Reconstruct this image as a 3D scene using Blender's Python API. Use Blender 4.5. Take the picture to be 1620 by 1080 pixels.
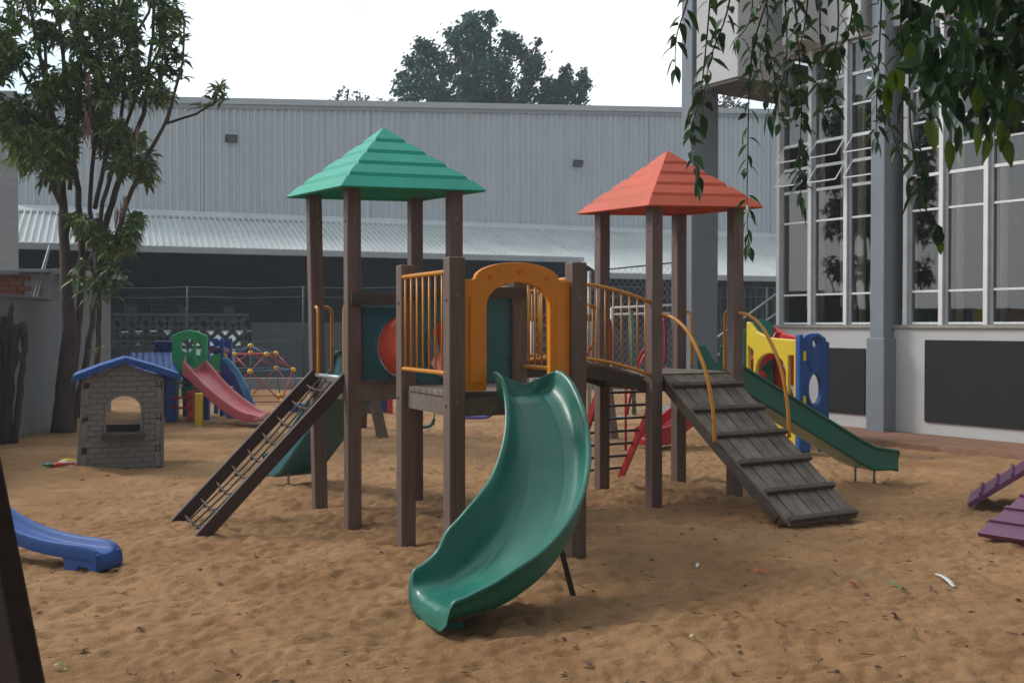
import bpy, bmesh, math, random
import numpy as np
from mathutils import Vector, Matrix
V = Vector
R = math.radians
rnd = random.Random(7)
sc = bpy.context.scene
for o in list(bpy.data.objects): bpy.data.objects.remove(o)

# ------------------------------------------------------------------ camera
CAMH, FPX = 1.6, 1650.0
PITCH = math.atan(25 / FPX)
cam_d = bpy.data.cameras.new('camera'); cam = bpy.data.objects.new('camera', cam_d)
sc.collection.objects.link(cam); sc.camera = cam
cam.location = (0, 0, CAMH); cam.rotation_euler = (math.pi / 2 - PITCH, 0, 0)
cam_d.sensor_width = 36; cam_d.lens = 36 * FPX / 1620
cam_d.clip_start = .05; cam_d.clip_end = 2000
cam_d.dof.use_dof = True; cam_d.dof.focus_distance = 8.0; cam_d.dof.aperture_fstop = 8

# ------------------------------------------------------------------ sky and sun
SUN_EL, SUN_AZ = R(42), R(-70)          # azimuth from +Y, negative = left
world = bpy.data.worlds.new('World'); sc.world = world; world.use_nodes = True
wn = world.node_tree.nodes; wl = world.node_tree.links; wn.clear()
wo = wn.new('ShaderNodeOutputWorld'); sky = wn.new('ShaderNodeTexSky'); sky.sky_type = 'NISHITA'
sky.sun_disc = False; sky.sun_elevation = SUN_EL; sky.sun_rotation = SUN_AZ; sky.dust_density = 4
b1 = wn.new('ShaderNodeBackground'); b1.inputs[1].default_value = .08; wl.new(sky.outputs[0], b1.inputs[0])
b2 = wn.new('ShaderNodeBackground'); b2.inputs[1].default_value = .97
tc = wn.new('ShaderNodeTexCoord'); mp = wn.new('ShaderNodeMapping'); mp.inputs['Scale'].default_value = (1, 1, 2.6)
nz = wn.new('ShaderNodeTexNoise'); nz.inputs['Scale'].default_value = 2.6; nz.inputs['Detail'].default_value = 5
cr = wn.new('ShaderNodeValToRGB'); cr.color_ramp.elements[0].position = .38; cr.color_ramp.elements[0].color = (.60, .78, .91, 1)
cr.color_ramp.elements[1].position = .6; cr.color_ramp.elements[1].color = (.97, 1, 1, 1)
wl.new(tc.outputs['Generated'], mp.inputs[0]); wl.new(mp.outputs[0], nz.inputs[0]); wl.new(nz.outputs[0], cr.inputs[0]); wl.new(cr.outputs[0], b2.inputs[0])
# hazy overcast: the cloud layer is brightest around the hidden sun and in front of the camera, dimmer behind it
dt = wn.new('ShaderNodeVectorMath'); dt.operation = 'DOT_PRODUCT'; wl.new(tc.outputs['Generated'], dt.inputs[0]); dt.inputs[1].default_value = V((-.62, .68, .38)).normalized()
mr = wn.new('ShaderNodeMapRange'); mr.interpolation_type = 'SMOOTHSTEP'; mr.inputs[1].default_value = -.5; mr.inputs[2].default_value = .75; mr.inputs[3].default_value = .30; mr.inputs[4].default_value = 1.22; wl.new(dt.outputs['Value'], mr.inputs[0]); wl.new(mr.outputs[0], b2.inputs[1])
mx = wn.new('ShaderNodeMixShader'); mx.inputs[0].default_value = .88
wl.new(b1.outputs[0], mx.inputs[1]); wl.new(b2.outputs[0], mx.inputs[2]); wl.new(mx.outputs[0], wo.inputs[0])
sun_d = bpy.data.lights.new('sun', 'SUN'); sun_d.energy = 1.5; sun_d.angle = R(14); sun_d.color = (1, .95, .88)
sun = bpy.data.objects.new('sun', sun_d); sc.collection.objects.link(sun)
sdir = V((math.sin(SUN_AZ) * math.cos(SUN_EL), math.cos(SUN_AZ) * math.cos(SUN_EL), math.sin(SUN_EL)))
sun.rotation_euler = sdir.to_track_quat('Z', 'Y').to_euler()
sc.view_settings.view_transform = 'Standard'; sc.view_settings.look = 'None'
sc.view_settings.exposure = .44; sc.view_settings.gamma = 1
sc.cycles.max_bounces = 6; sc.cycles.transparent_max_bounces = 12; sc.cycles.diffuse_bounces = 3

# ------------------------------------------------------------------ helpers
cp, sp_ = math.cos(PITCH), math.sin(PITCH)
def ray(px, py):
    x, y = (px - 810) / FPX, (540 - py) / FPX
    return V((x, cp + y * sp_, y * cp - sp_))
def P(px, py, Y):
    d = ray(px, py); return V((0, 0, CAMH)) + d * (Y / d.y)
def G(px, py, z=0):
    d = ray(px, py); return V((0, 0, CAMH)) + d * ((z - CAMH) / d.z)

class MB:
    def __init__(s): s.v = []; s.f = []
    def add(s, vs, fs):
        n = len(s.v); s.v += [V(a) for a in vs]; s.f += [tuple(i + n for i in f) for f in fs]; return s
    def box(s, c, size, X=V((1, 0, 0)), Y=None, Z=V((0, 0, 1))):
        X = V(X).normalized(); Z = V(Z).normalized(); Y = V(Y).normalized() if Y is not None else Z.cross(X)
        c = V(c); a, b, d = [k / 2 for k in size]
        vs = [c + X * (i * a) + Y * (j * b) + Z * (k * d) for i in (-1, 1) for j in (-1, 1) for k in (-1, 1)]
        return s.add(vs, [(0, 1, 3, 2), (4, 6, 7, 5), (0, 4, 5, 1), (2, 3, 7, 6), (0, 2, 6, 4), (1, 5, 7, 3)])
    def beam(s, p0, p1, w, h, up=V((0, 0, 1))):
        p0, p1 = V(p0), V(p1); X = (p1 - p0).normalized(); Y = V(up).cross(X).normalized(); Z = X.cross(Y)
        return s.box((p0 + p1) / 2, ((p1 - p0).length, w, h), X, Y, Z)
    def tube(s, pts, r, n=8, cap=True):
        pts = [V(p) for p in pts]; m = len(pts); rs = r if isinstance(r, (list, tuple)) else [r] * m
        ref = V((0, 0, 1)) if abs((pts[-1] - pts[0]).normalized().z) < .9 else V((1, .1, 0))
        vs = []; 
        for i, p in enumerate(pts):
            t = (pts[min(i + 1, m - 1)] - pts[max(i - 1, 0)]).normalized()
            a = ref - t * ref.dot(t)
            if a.length < 1e-3: a = t.orthogonal()
            a.normalize(); ref = a; b = t.cross(a)
            vs += [p + (a * math.cos(2 * math.pi * k / n) + b * math.sin(2 * math.pi * k / n)) * rs[i] for k in range(n)]
        fs = [(i * n + k, i * n + (k + 1) % n, (i + 1) * n + (k + 1) % n, (i + 1) * n + k) for i in range(m - 1) for k in range(n)]
        if cap: fs += [tuple(range(n))[::-1], tuple((m - 1) * n + k for k in range(n))]
        return s.add(vs, fs)
    def loft(s, rings, closed=True, cap=True):
        n = len(rings[0]); m = len(rings); vs = [p for r in rings for p in r]; kk = n if closed else n - 1
        fs = [(i * n + k, i * n + (k + 1) % n, (i + 1) * n + (k + 1) % n, (i + 1) * n + k) for i in range(m - 1) for k in range(kk)]
        if cap: fs += [tuple(range(n))[::-1], tuple((m - 1) * n + k for k in range(n))]
        return s.add(vs, fs)
    def ball(s, c, r, n=10, m=7, sq=(1, 1, 1)):
        c = V(c); rings = []
        for i in range(m + 1):
            a = math.pi * i / m
            rings.append([c + V((math.sin(a) * math.cos(2 * math.pi * k / n) * sq[0], math.sin(a) * math.sin(2 * math.pi * k / n) * sq[1], math.cos(a) * sq[2])) * r for k in range(n)])
        return s.loft(rings, cap=False)
    def plate(s, loops, t, O, X, Z):
        """flat plate with holes: loops of (a,b) in the plane O + aX + bZ, thickness t centred"""
        O, X, Z = V(O), V(X).normalized(), V(Z).normalized(); N = X.cross(Z)
        bm = bmesh.new(); L = []
        for lp in loops:
            vs = [bm.verts.new((a, b, 0)) for a, b in lp]; L.append(vs)
            for i in range(len(vs)): bm.edges.new((vs[i], vs[(i + 1) % len(vs)]))
        bmesh.ops.triangle_fill(bm, edges=bm.edges[:], use_beauty=True, normal=(0, 0, 1))
        bm.verts.index_update(); vv = [(v.co.x, v.co.y) for v in bm.verts]; tri = [tuple(v.index for v in f.verts) for f in bm.faces]
        li = [[v.index for v in vs] for vs in L]; bm.free(); n = len(vv)
        pts = [O + X * a + Z * b - N * t / 2 for a, b in vv] + [O + X * a + Z * b + N * t / 2 for a, b in vv]
        fs = tri + [tuple(i + n for i in f[::-1]) for f in tri]
        for lp in li:
            for i in range(len(lp)): a, b = lp[i], lp[(i + 1) % len(lp)]; fs.append((a, b, b + n, a + n))
        return s.add(pts, fs)
    def leaf(s, b, d, nrm, L, W, droop=.3):
        d = V(d).normalized(); sd = d.cross(V(nrm))
        if sd.length < 1e-3: sd = d.orthogonal()
        sd.normalize(); up = sd.cross(d); b = V(b); g = V((0, 0, -1))
        p1 = b + d * L * .35 + g * droop * L * .08; p2 = b + d * L * .72 + g * droop * L * .35; p3 = b + d * L * .97 + g * droop * L * .8
        k = up * W * .18
        return s.add([b, p1 - sd * W * .5 + k, p1 + sd * W * .5 + k, p2 - sd * W * .42 + k, p2 + sd * W * .42 + k, p3, p1, p2],
                     [(0, 6, 1), (0, 2, 6), (1, 6, 7, 3), (6, 2, 4, 7), (3, 7, 5), (7, 4, 5)])
    def oval_leaf(s, b, d, nrm, L, W, droop=.6):
        d = V(d).normalized(); sd = d.cross(V(nrm))
        if sd.length < 1e-3: sd = d.orthogonal()
        sd.normalize(); up = sd.cross(d); b = V(b); g = V((0, 0, -1)); vs = []; tw = rnd.uniform(-.5, .5)
        for t, w in ((0, .06), (.12, .10), (.22, .62), (.42, 1), (.65, .85), (.85, .42), (1, .03)):
            c = b + d * (L * (t - .12 * t * t * droop)) + g * (droop * L * .55 * t * t); s2 = (sd + up * tw * t).normalized(); k = up * W * .14 * w
            vs += [c - s2 * W * .5 * w + k, c, c + s2 * W * .5 * w + k]
        return s.add(vs, [f for i in range(6) for f in ((3 * i, 3 * i + 1, 3 * i + 4, 3 * i + 3), (3 * i + 1, 3 * i + 2, 3 * i + 5, 3 * i + 4))])
    def rosette(s, p, ax, n, L, W, droop=.6, spread=(25, 95)):
        ax = V(ax).normalized(); a = ax.orthogonal().normalized(); b = ax.cross(a); o = rnd.random() * 6
        for i in range(n):
            t = o + i * 2.4; el = R(rnd.uniform(*spread)); r = a * math.cos(t) + b * math.sin(t)
            d = ax * math.cos(el) + r * math.sin(el)
            s.leaf(V(p) - ax * L * .25 * (i / n), d, ax + r * .1, L * rnd.uniform(.7, 1.15), W * rnd.uniform(.8, 1.1), droop * rnd.uniform(.6, 1.4))
        return s
    def build(s, name, mat, parent=None, smooth=False, bevel=0, sub=0, normals=True, segs=2, label=None):
        me = bpy.data.meshes.new(name); vs = s.v
        if parent is not None:
            inv = root_matrix(parent).inverted(); vs = [inv @ v for v in vs]
        me.from_pydata([tuple(v) for v in vs], [], s.f)
        if normals:
            bm = bmesh.new(); bm.from_mesh(me); bmesh.ops.recalc_face_normals(bm, faces=bm.faces); bm.to_mesh(me); bm.free()
        if smooth: me.polygons.foreach_set('use_smooth', [True] * len(me.polygons))
        me.materials.append(mat) if mat else None; me.update()
        o = bpy.data.objects.new(name, me); sc.collection.objects.link(o)
        if parent is not None: o.parent = parent
        if bevel:
            b = o.modifiers.new('bevel', 'BEVEL'); b.width = bevel; b.segments = segs; b.limit_method = 'ANGLE'; b.angle_limit = R(40)
        if sub:
            b = o.modifiers.new('sub', 'SUBSURF'); b.levels = sub; b.render_levels = sub
        if label: o['label'] = label
        return o
def root_matrix(o):
    while o.parent: o = o.parent
    return Matrix.LocRotScale(o.location, o.rotation_euler.to_quaternion(), None)
def thing(name, label, cat, loc=(0, 0, 0), rotz=0, group=None):
    o = bpy.data.objects.new(name, None); sc.collection.objects.link(o); o.empty_display_size = .2
    o.location = loc; o.rotation_euler = (0, 0, rotz); o['label'] = label; o['category'] = cat
    if group: o['group'] = group
    return o
def tag(o, label, cat, group=None, kind=None):
    if label: o['label'] = label; o['category'] = cat
    if group: o['group'] = group
    if kind: o['kind'] = kind
    return o
def structure(o): o['kind'] = 'structure'; return o

# ------------------------------------------------------------------ materials
MATS = {}
def pm(name, col, rough=.6, var=.15, scale=4, bump=0, bscale=60, metal=0, coat=0, spec=.5, island=0, stretch=(1, 1, 1), col2=None, trans=0, sss=0, dirt=0):
    if name in MATS: return MATS[name]
    m = bpy.data.materials.new(name); m.use_nodes = True; n = m.node_tree.nodes; l = m.node_tree.links; n.clear()
    out = n.new('ShaderNodeOutputMaterial'); p = n.new('ShaderNodeBsdfPrincipled')
    p.inputs['Roughness'].default_value = rough; p.inputs['Metallic'].default_value = metal
    p.inputs['Specular IOR Level'].default_value = spec; p.inputs['Coat Weight'].default_value = coat; p.inputs['Coat Roughness'].default_value = .15
    t = n.new('ShaderNodeTexCoord'); mp = n.new('ShaderNodeMapping'); mp.inputs['Scale'].default_value = stretch; l.new(t.outputs['Object'], mp.inputs[0])
    nz = n.new('ShaderNodeTexNoise'); nz.inputs['Scale'].default_value = scale; nz.inputs['Detail'].default_value = 7; nz.inputs['Roughness'].default_value = .62; l.new(mp.outputs[0], nz.inputs[0])
    r = n.new('ShaderNodeValToRGB'); r.color_ramp.elements[0].position = .3; r.color_ramp.elements[1].position = .7
    c = V(col); lo = c * (1 - var); hi = V(col2) if col2 else c * (1 + var)
    r.color_ramp.elements[0].color = (*lo, 1); r.color_ramp.elements[1].color = (*hi, 1); l.new(nz.outputs[0], r.inputs[0]); last = r.outputs[0]
    if island:
        g = n.new('ShaderNodeNewGeometry'); mr = n.new('ShaderNodeMapRange'); mr.inputs[3].default_value = 1 - island; mr.inputs[4].default_value = 1 + island
        l.new(g.outputs['Random Per Island'], mr.inputs[0]); h = n.new('ShaderNodeHueSaturation'); l.new(mr.outputs[0], h.inputs['Value']); l.new(last, h.inputs['Color']); last = h.outputs[0]
    if dirt:
        n2 = n.new('ShaderNodeTexNoise'); n2.inputs['Scale'].default_value = 2.3; n2.inputs['Detail'].default_value = 9; n2.inputs['Roughness'].default_value = .75; l.new(t.outputs['Object'], n2.inputs[0])
        r2 = n.new('ShaderNodeMapRange'); r2.inputs[1].default_value = .5; r2.inputs[2].default_value = .75; r2.inputs[4].default_value = dirt; l.new(n2.outputs[0], r2.inputs[0])
        mxx = n.new('ShaderNodeMix'); mxx.data_type = 'RGBA'; l.new(r2.outputs[0], mxx.inputs[0]); l.new(last, mxx.inputs[6]); mxx.inputs[7].default_value = (.16, .125, .09, 1); last = mxx.outputs[2]
        ra = n.new('ShaderNodeMath'); ra.operation = 'MULTIPLY_ADD'; l.new(r2.outputs[0], ra.inputs[0]); ra.inputs[1].default_value = .5; ra.inputs[2].default_value = rough; l.new(ra.outputs[0], p.inputs['Roughness'])
    l.new(last, p.inputs['Base Color'])
    if bump:
        bz = n.new('ShaderNodeTexNoise'); bz.inputs['Scale'].default_value = bscale; bz.inputs['Detail'].default_value = 4; l.new(mp.outputs[0], bz.inputs[0])
        bp = n.new('ShaderNodeBump'); bp.inputs['Strength'].default_value = bump; bp.inputs['Distance'].default_value = .01; l.new(bz.outputs[0], bp.inputs['Height']); l.new(bp.outputs[0], p.inputs['Normal'])
    if trans:
        tr = n.new('ShaderNodeBsdfTranslucent'); l.new(last, tr.inputs[0]); ms = n.new('ShaderNodeMixShader'); ms.inputs[0].default_value = trans
        l.new(p.outputs[0], ms.inputs[1]); l.new(tr.outputs[0], ms.inputs[2]); l.new(ms.outputs[0], out.inputs[0])
    else: l.new(p.outputs[0], out.inputs[0])
    MATS[name] = m; return m
def glassmat(name, tint=(.75, .8, .82), refl=.12, clear=.75, cap=.4):
    m = bpy.data.materials.new(name); m.use_nodes = True; n = m.node_tree.nodes; l = m.node_tree.links; n.clear()
    out = n.new('ShaderNodeOutputMaterial'); tr = n.new('ShaderNodeBsdfTransparent'); tr.inputs[0].default_value = (*[c * clear for c in tint], 1)
    gl = n.new('ShaderNodeBsdfGlossy'); gl.inputs['Roughness'].default_value = .02; gl.inputs[0].default_value = (1, 1, 1, 1)
    fr = n.new('ShaderNodeLayerWeight'); fr.inputs[0].default_value = .16; ad = n.new('ShaderNodeMath'); ad.operation = 'ADD'; ad.inputs[1].default_value = refl; l.new(fr.outputs['Fresnel'], ad.inputs[0]); mn = n.new('ShaderNodeMath'); mn.operation = 'MINIMUM'; mn.inputs[1].default_value = cap; l.new(ad.outputs[0], mn.inputs[0])
    nz = n.new('ShaderNodeTexNoise'); nz.inputs['Scale'].default_value = 1.3; bp = n.new('ShaderNodeBump'); bp.inputs['Strength'].default_value = .04; bp.inputs['Distance'].default_value = .02
    tcx = n.new('ShaderNodeTexCoord'); l.new(tcx.outputs['Object'], nz.inputs[0]); l.new(nz.outputs[0], bp.inputs['Height']); l.new(bp.outputs[0], gl.inputs['Normal'])
    ms = n.new('ShaderNodeMixShader'); l.new(mn.outputs[0], ms.inputs[0]); l.new(tr.outputs[0], ms.inputs[1]); l.new(gl.outputs[0], ms.inputs[2]); l.new(ms.outputs[0], out.inputs[0])
    return m
M_post = pm('brown_post', (.165, .110, .094), .5, .28, 4, .35, 60, stretch=(9, 9, .45), dirt=.5)
M_wood = pm('grey_wood', (.175, .14, .115), .85, .35, 7, .5, 60, stretch=(1, 1, 1), island=.22, dirt=.3)
M_dwood = pm('dark_wood', (.085, .065, .055), .8, .3, 9, .4, 60, island=.15, dirt=.3)
M_yel = pm('yellow_paint', (.62, .25, .02), .38, .1, 6, .05, 80, coat=.2, dirt=.3)
M_orange = pm('orange_plastic', (.85, .28, .004), .38, .07, 3, .04, 120, dirt=.06)
M_teal = pm('teal_plastic', (.03, .155, .20), .42, .1, 3, .05, 120, dirt=.25)
M_green = pm('green_plastic', (.010, .16, .115), .36, .12, 2.5, .05, 90, coat=.15, dirt=.14)
M_groof = pm('green_roof', (.005, .34, .235), .5, .12, 2, .05, 120, dirt=.10, spec=.35)
M_rroof = pm('red_roof', (.56, .072, .020), .6, .14, 2, .05, 120, dirt=.3)
M_rtube = pm('red_tube', (.55, .08, .04), .4, .06, 3, trans=.35)
M_rope = pm('rope', (.09, .072, .055), .9, .3, 40)
M_redmet = pm('red_paint', (.42, .025, .03), .4, .12, 6, dirt=.2)
M_blackmet = pm('black_metal', (.03, .028, .03), .5, .2, 8)
M_bolt = pm('bolt', (.25, .25, .25), .4, .2, 30, metal=.8)
M_steel = pm('galvanised', (.35, .37, .39), .45, .15, 8, metal=.4)
# ------------------------------------------------------------------ ground
_g = np.random.RandomState(3)
_lat = [_g.rand(256, 256) for _ in range(6)]
def vnoise(x, y, s, k=0):
    x = np.asarray(x) / s + 37.3 * k; y = np.asarray(y) / s + 91.7 * k; xi = np.floor(x).astype(int); yi = np.floor(y).astype(int)
    fx = x - xi; fy = y - yi; fx = fx * fx * (3 - 2 * fx); fy = fy * fy * (3 - 2 * fy); L = _lat[k % 6]
    g = lambda a, b: L[a % 256, b % 256]
    return (g(xi, yi) * (1 - fx) + g(xi + 1, yi) * fx) * (1 - fy) + (g(xi, yi + 1) * (1 - fx) + g(xi + 1, yi + 1) * fx) * fy
POSTS = [(-1.715, 9.172), (-1.288, 8.42), (-.888, 9.575), (-.485, 8.748), (-.785, 7.712), (-.382, 6.885), (.445, 7.288), (.042, 8.115), (.895, 10.36), (1.298, 9.535), (2.125, 9.94), (1.722, 10.765)]
def sand_h(x, y):
    x = np.asarray(x, float); y = np.asarray(y, float)
    wx = x + .12 * (vnoise(x, y, .3, 1) - .5); wy = y + .12 * (vnoise(x, y, .3, 2) - .5)
    h = .06 * (vnoise(x, y, 1.9, 0) - .5) + .02 * (vnoise(x, y, .6, 1) - .5)
    pock = vnoise(wx, wy, .17, 3); pock2 = vnoise(wx, wy, .10, 4)
    h += .015 * (np.clip(pock, .2, .65) - .5) + .026 * (np.clip(pock2, .2, .6) - .5) + .024 * (vnoise(wx, wy, .065, 0) - .5)
    h += .016 * (vnoise(x, y, .045, 5) - .5)
    h -= .014 * np.clip(1 - np.abs(vnoise(wx, wy, .21, 0) - .5) * 6, 0, 1) * vnoise(x, y, .5, 3) + .014 * np.clip(1 - np.abs(vnoise(wx, wy, .09, 2) - .5) * 5, 0, 1)
    # foot-scooped hollows and little heaps by the gear
    for hx, hy, a, r in [(-.62, 5.45, -.05, .4), (-.95, 5.3, .03, .3), (-.75, 5.9, .035, .35), (3.85, 10.9, -.06, .5), (3.6, 10.6, .05, .4), (-2.3, 10.85, -.05, .4), (-2.5, 6.6, -.04, .3),
                         (-2.0, 6.9, .03, .25), (-4.9, 11.6, .07, .5), (1.2, 9.3, -.05, .5), (-1.3, 8.0, -.03, .5), (2.4, 8.3, -.02, .4), (-.3, 7.2, -.04, .6), (1.15, 11.3, -.03, .3)]:
        h += a * np.exp(-((x - hx) ** 2 + (y - hy) ** 2) / (2 * (r * .6) ** 2))
    for px_, py_ in POSTS: d2 = (x - px_) ** 2 + (y - py_) ** 2; h += -.035 * np.exp(-d2 / .028) + .022 * np.exp(-(np.sqrt(d2) - .33) ** 2 / .014)
    return h
def gz(x, y): return float(sand_h(x, y))
xs = np.concatenate([np.linspace(-30, -9, 50, endpoint=False), np.linspace(-9, -4, 90, endpoint=False), np.linspace(-4, 4.6, 400, endpoint=False), np.linspace(4.6, 9, 80, endpoint=False), np.linspace(9, 30, 50)])
ys = np.concatenate([np.linspace(-6, 2.5, 20, endpoint=False), np.linspace(2.5, 9, 340, endpoint=False), np.linspace(9, 16, 230, endpoint=False), np.linspace(16, 26.6, 80)])
XX, YY = np.meshgrid(xs, ys); ZZ = sand_h(XX, YY)
far = np.clip((np.abs(XX) - 9) / 4, 0, 1); ZZ = ZZ * (1 - .7 * far)
me = bpy.data.meshes.new('sand'); nx, ny = len(xs), len(ys)
vv = np.stack([XX.ravel(), YY.ravel(), ZZ.ravel()], 1)
idx = np.arange(nx * ny).reshape(ny, nx); ff = np.stack([idx[:-1, :-1].ravel(), idx[:-1, 1:].ravel(), idx[1:, 1:].ravel(), idx[1:, :-1].ravel()], 1)
me.from_pydata(vv.tolist(), [], ff.tolist()); me.polygons.foreach_set('use_smooth', [True] * len(me.polygons))
sand = bpy.data.objects.new('sand', me); sc.collection.objects.link(sand); sand['kind'] = 'structure'
def sand_mat():
    m = bpy.data.materials.new('sand'); m.use_nodes = True; n = m.node_tree.nodes; l = m.node_tree.links; p = n['Principled BSDF']; p.inputs['Roughness'].default_value = .95; p.inputs['Specular IOR Level'].default_value = .15
    t = n.new('ShaderNodeTexCoord')
    def noise(s, d, r=.6): k = n.new('ShaderNodeTexNoise'); k.inputs['Scale'].default_value = s; k.inputs['Detail'].default_value = d; k.inputs['Roughness'].default_value = r; l.new(t.outputs['Object'], k.inputs[0]); return k
    def ramp(a, ca, b, cb): k = n.new('ShaderNodeValToRGB'); k.color_ramp.elements[0].position = a; k.color_ramp.elements[1].position = b; k.color_ramp.elements[0].color = (*ca, 1); k.color_ramp.elements[1].color = (*cb, 1); return k
    big = noise(1.1, 6); rb = ramp(.35, (.315, .170, .082), .65, (.435, .255, .130)); l.new(big.outputs[0], rb.inputs[0])
    fine = noise(260, 3); rf = ramp(.35, (.70, .68, .66), .62, (1.12, 1.12, 1.12)); l.new(fine.outputs[0], rf.inputs[0])
    m1 = n.new('ShaderNodeMix'); m1.data_type = 'RGBA'; m1.blend_type = 'MULTIPLY'; m1.inputs[0].default_value = 1; l.new(rb.outputs[0], m1.inputs[6]); l.new(rf.outputs[0], m1.inputs[7])
    sp = n.new('ShaderNodeTexVoronoi'); sp.inputs['Scale'].default_value = 34; l.new(t.outputs['Object'], sp.inputs[0])
    rs = ramp(.05, (.28, .22, .18), .12, (1, 1, 1)); l.new(sp.outputs['Distance'], rs.inputs[0])
    pat = noise(2.2, 5); rp = ramp(.5, (0, 0, 0), .64, (1, 1, 1)); l.new(pat.outputs[0], rp.inputs[0])
    m2 = n.new('ShaderNodeMix'); m2.data_type = 'RGBA'; m2.blend_type = 'MULTIPLY'; l.new(rp.outputs[0], m2.inputs[0]); l.new(m1.outputs[2], m2.inputs[6]); l.new(rs.outputs[0], m2.inputs[7])
    l.new(m2.outputs[2], p.inputs['Base Color'])
    bz = noise(45, 8, .7); b = n.new('ShaderNodeBump'); b.inputs['Strength'].default_value = .8; b.inputs['Distance'].default_value = .024; l.new(bz.outputs[0], b.inputs['Height'])
    l.new(b.outputs[0], p.inputs['Normal']); return m
me.materials.append(sand_mat())
M_asph = pm('asphalt', (.07, .07, .075), .9, .2, 3, .3, 80)
structure(MB().add([(-74, -22, -.1), (74, -22, -.1), (74, 106, -.1), (-74, 106, -.1)], [(0, 1, 2, 3)]).build('ground', M_asph))
M_conc = pm('concrete', (.22, .22, .21), .9, .2, 5, .4, 60, dirt=.3)

# ------------------------------------------------------------------ the big wooden and plastic play structure
TH = R(26); u = V((math.cos(TH), math.sin(TH), 0)); v = V((-math.sin(TH), math.cos(TH), 0)); UP = V((0, 0, 1)); S2 = .46
T1, T2, CC = V((-1.1, 8.96, 0)), V((1.51, 10.15, 0)), V((-.17, 7.5, 0))
cor = lambda c, a, b: c + u * (a * S2) + v * (b * S2)
A, B, Cc, D = cor(T1, -1, 1), V((-1.288, 8.42, 0)), cor(T1, 1, 1), cor(T1, 1, -1)
E, F, Gp, H = cor(CC, -1, 1), cor(CC, -1, -1), cor(CC, 1, -1), cor(CC, 1, 1)
I, J, L, K = cor(T2, -1, 1), cor(T2, -1, -1), cor(T2, 1, -1), cor(T2, 1, 1)
PW = .115; DK = 1.16
ps = thing('play_structure', 'large brown-posted climbing structure with green and red pyramid roofs, arched bridge and curved green slide', 'play structure', (0, 8.6, 0))
def post(p, top, lean=V((0, 0, 0)), w=PW):
    p0 = p + V((0, 0, -.25)) - lean * .5; p1 = V((p.x, p.y, top)) + lean * .5
    rings = [[q + u * (i * w / 2) + v * (j * w / 2) for i, j in ((-1, -1), (1, -1), (1, 1), (-1, 1))] for q in (p0, p0.lerp(p1, .5), p1)]
    o = MB().loft(rings).build('post', M_post, ps, bevel=.008)
    for zz in (DK - .06, top - .25):
        c = V((p.x, p.y, zz)); MB().tube([c - v * (w / 2 - .002), c - v * (w / 2 + .008)], .011, 8).build('bolt', M_bolt, o)
        c = V((p.x, p.y, zz - .03)); MB().tube([c - u * (w / 2 - .002), c - u * (w / 2 + .008)], .011, 8).build('bolt', M_bolt, o)
post(A, 2.74, -v * 0 + V((-.05, 0, 0))); post(B, 2.72); post(Cc, 2.76); post(D, 2.74)
for p, t in ((E, 2.045), (F, 2.05), (Gp, 2.04), (H, 1.95)): post(p, t)
for p in (I, J, L, K): post(p, 2.74)

def roof(c, th, R_, z0, zt, mat, label, tilt=.052, n=5):
    a, b = V((math.cos(th), math.sin(th), 0)), V((-math.sin(th), math.cos(th), 0)); out = -(a + b).normalized()
    prof = [(R_ - .02, z0 - .0), (R_, z0 + .012)]
    H_ = zt - z0
    for i in range(n):
        r1 = R_ * (1 - (i + 1) / n); z1 = z0 + .025 + (H_ - .025) * (i + 1) / n
        if i < n - 1: prof += [(r1 + .040, z1 - .030), (r1 + .026, z1 - .046), (r1 + .002, z1 + .004)]
        else: prof += [(.012, zt)]
    def ring(r, z):
        rr = []
        for i, j in ((-1, -1), (1, -1), (1, 1), (-1, 1)):
            p = c + a * (i * r) + b * (j * r); rr.append(V((p.x, p.y, z + (-(p - c).dot(out)) * tilt)))
        return rr
    under = [(R_ - .045, z0 + .004), (R_ - .06, z0 + .03), (.1, zt - .12)]
    rings = [ring(*q) for q in under[::-1]] + [ring(*q) for q in prof]
    return MB().loft(rings).build('roof', mat, ps, bevel=.006, label=label)
roof(T1, R(31), .65, 2.715, 3.29, M_groof, 'green stepped pyramid roof')
rr = roof(T2, R(26), .65, 2.705, 3.29, M_rroof, 'red stepped pyramid roof with a worn pale patch')

def deck(c, name='deck'):
    m = MB(); n = 8; w = (2 * S2 - .0) / n
    for i in range(n):
        a = -S2 + w * (i + .5); ln = 2 * S2 - PW - .01 if i in (0, n - 1) else 2 * S2 + .04
        m.box(c + v * a + UP * (DK - .0175), (ln, w - .008, .035), u)
    o = m.build(name, M_wood, ps, bevel=.003)
    m = MB()
    for sg in (-1, 1):
        m.box(c + u * sg * (S2 - .01) + UP * (DK - .10), (2 * S2 - PW - .006, .04, .125), v)
        m.box(c + v * sg * (S2 - .01) + UP * (DK - .10), (2 * S2 - PW - .006, .04, .125), u)
    m.build('deck_frame', M_wood, o, bevel=.004)
for c in (T1, T2, CC): deck(c)

def railing(p0, p1, zb, zt, n, off, arch=0, rr_=.016):
    a = MB(); N = 16; pp = lambda t, z: p0.lerp(p1, t) + off + UP * (z + arch * 4 * t * (1 - t))
    o = a.tube([pp(i / N, zt) for i in range(N + 1)], rr_, 8).build('railing', M_yel, ps, smooth=True)
    MB().tube([pp(i / N, zb) for i in range(N + 1)], rr_, 8).build('bottom_rail', M_yel, o, smooth=True)
    for i in range(n):
        t = (i + .7) / (n + .4); MB().tube([pp(t, zb), pp(t, zt)], .0075, 6).build('bar', M_yel, o, smooth=True)
railing(E - v * .02, F + v * .03, 1.285, 1.955, 7, -u * .04)
railing(H - v * .05, Gp + v * .05, 1.285, 1.93, 7, u * .03)
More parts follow.
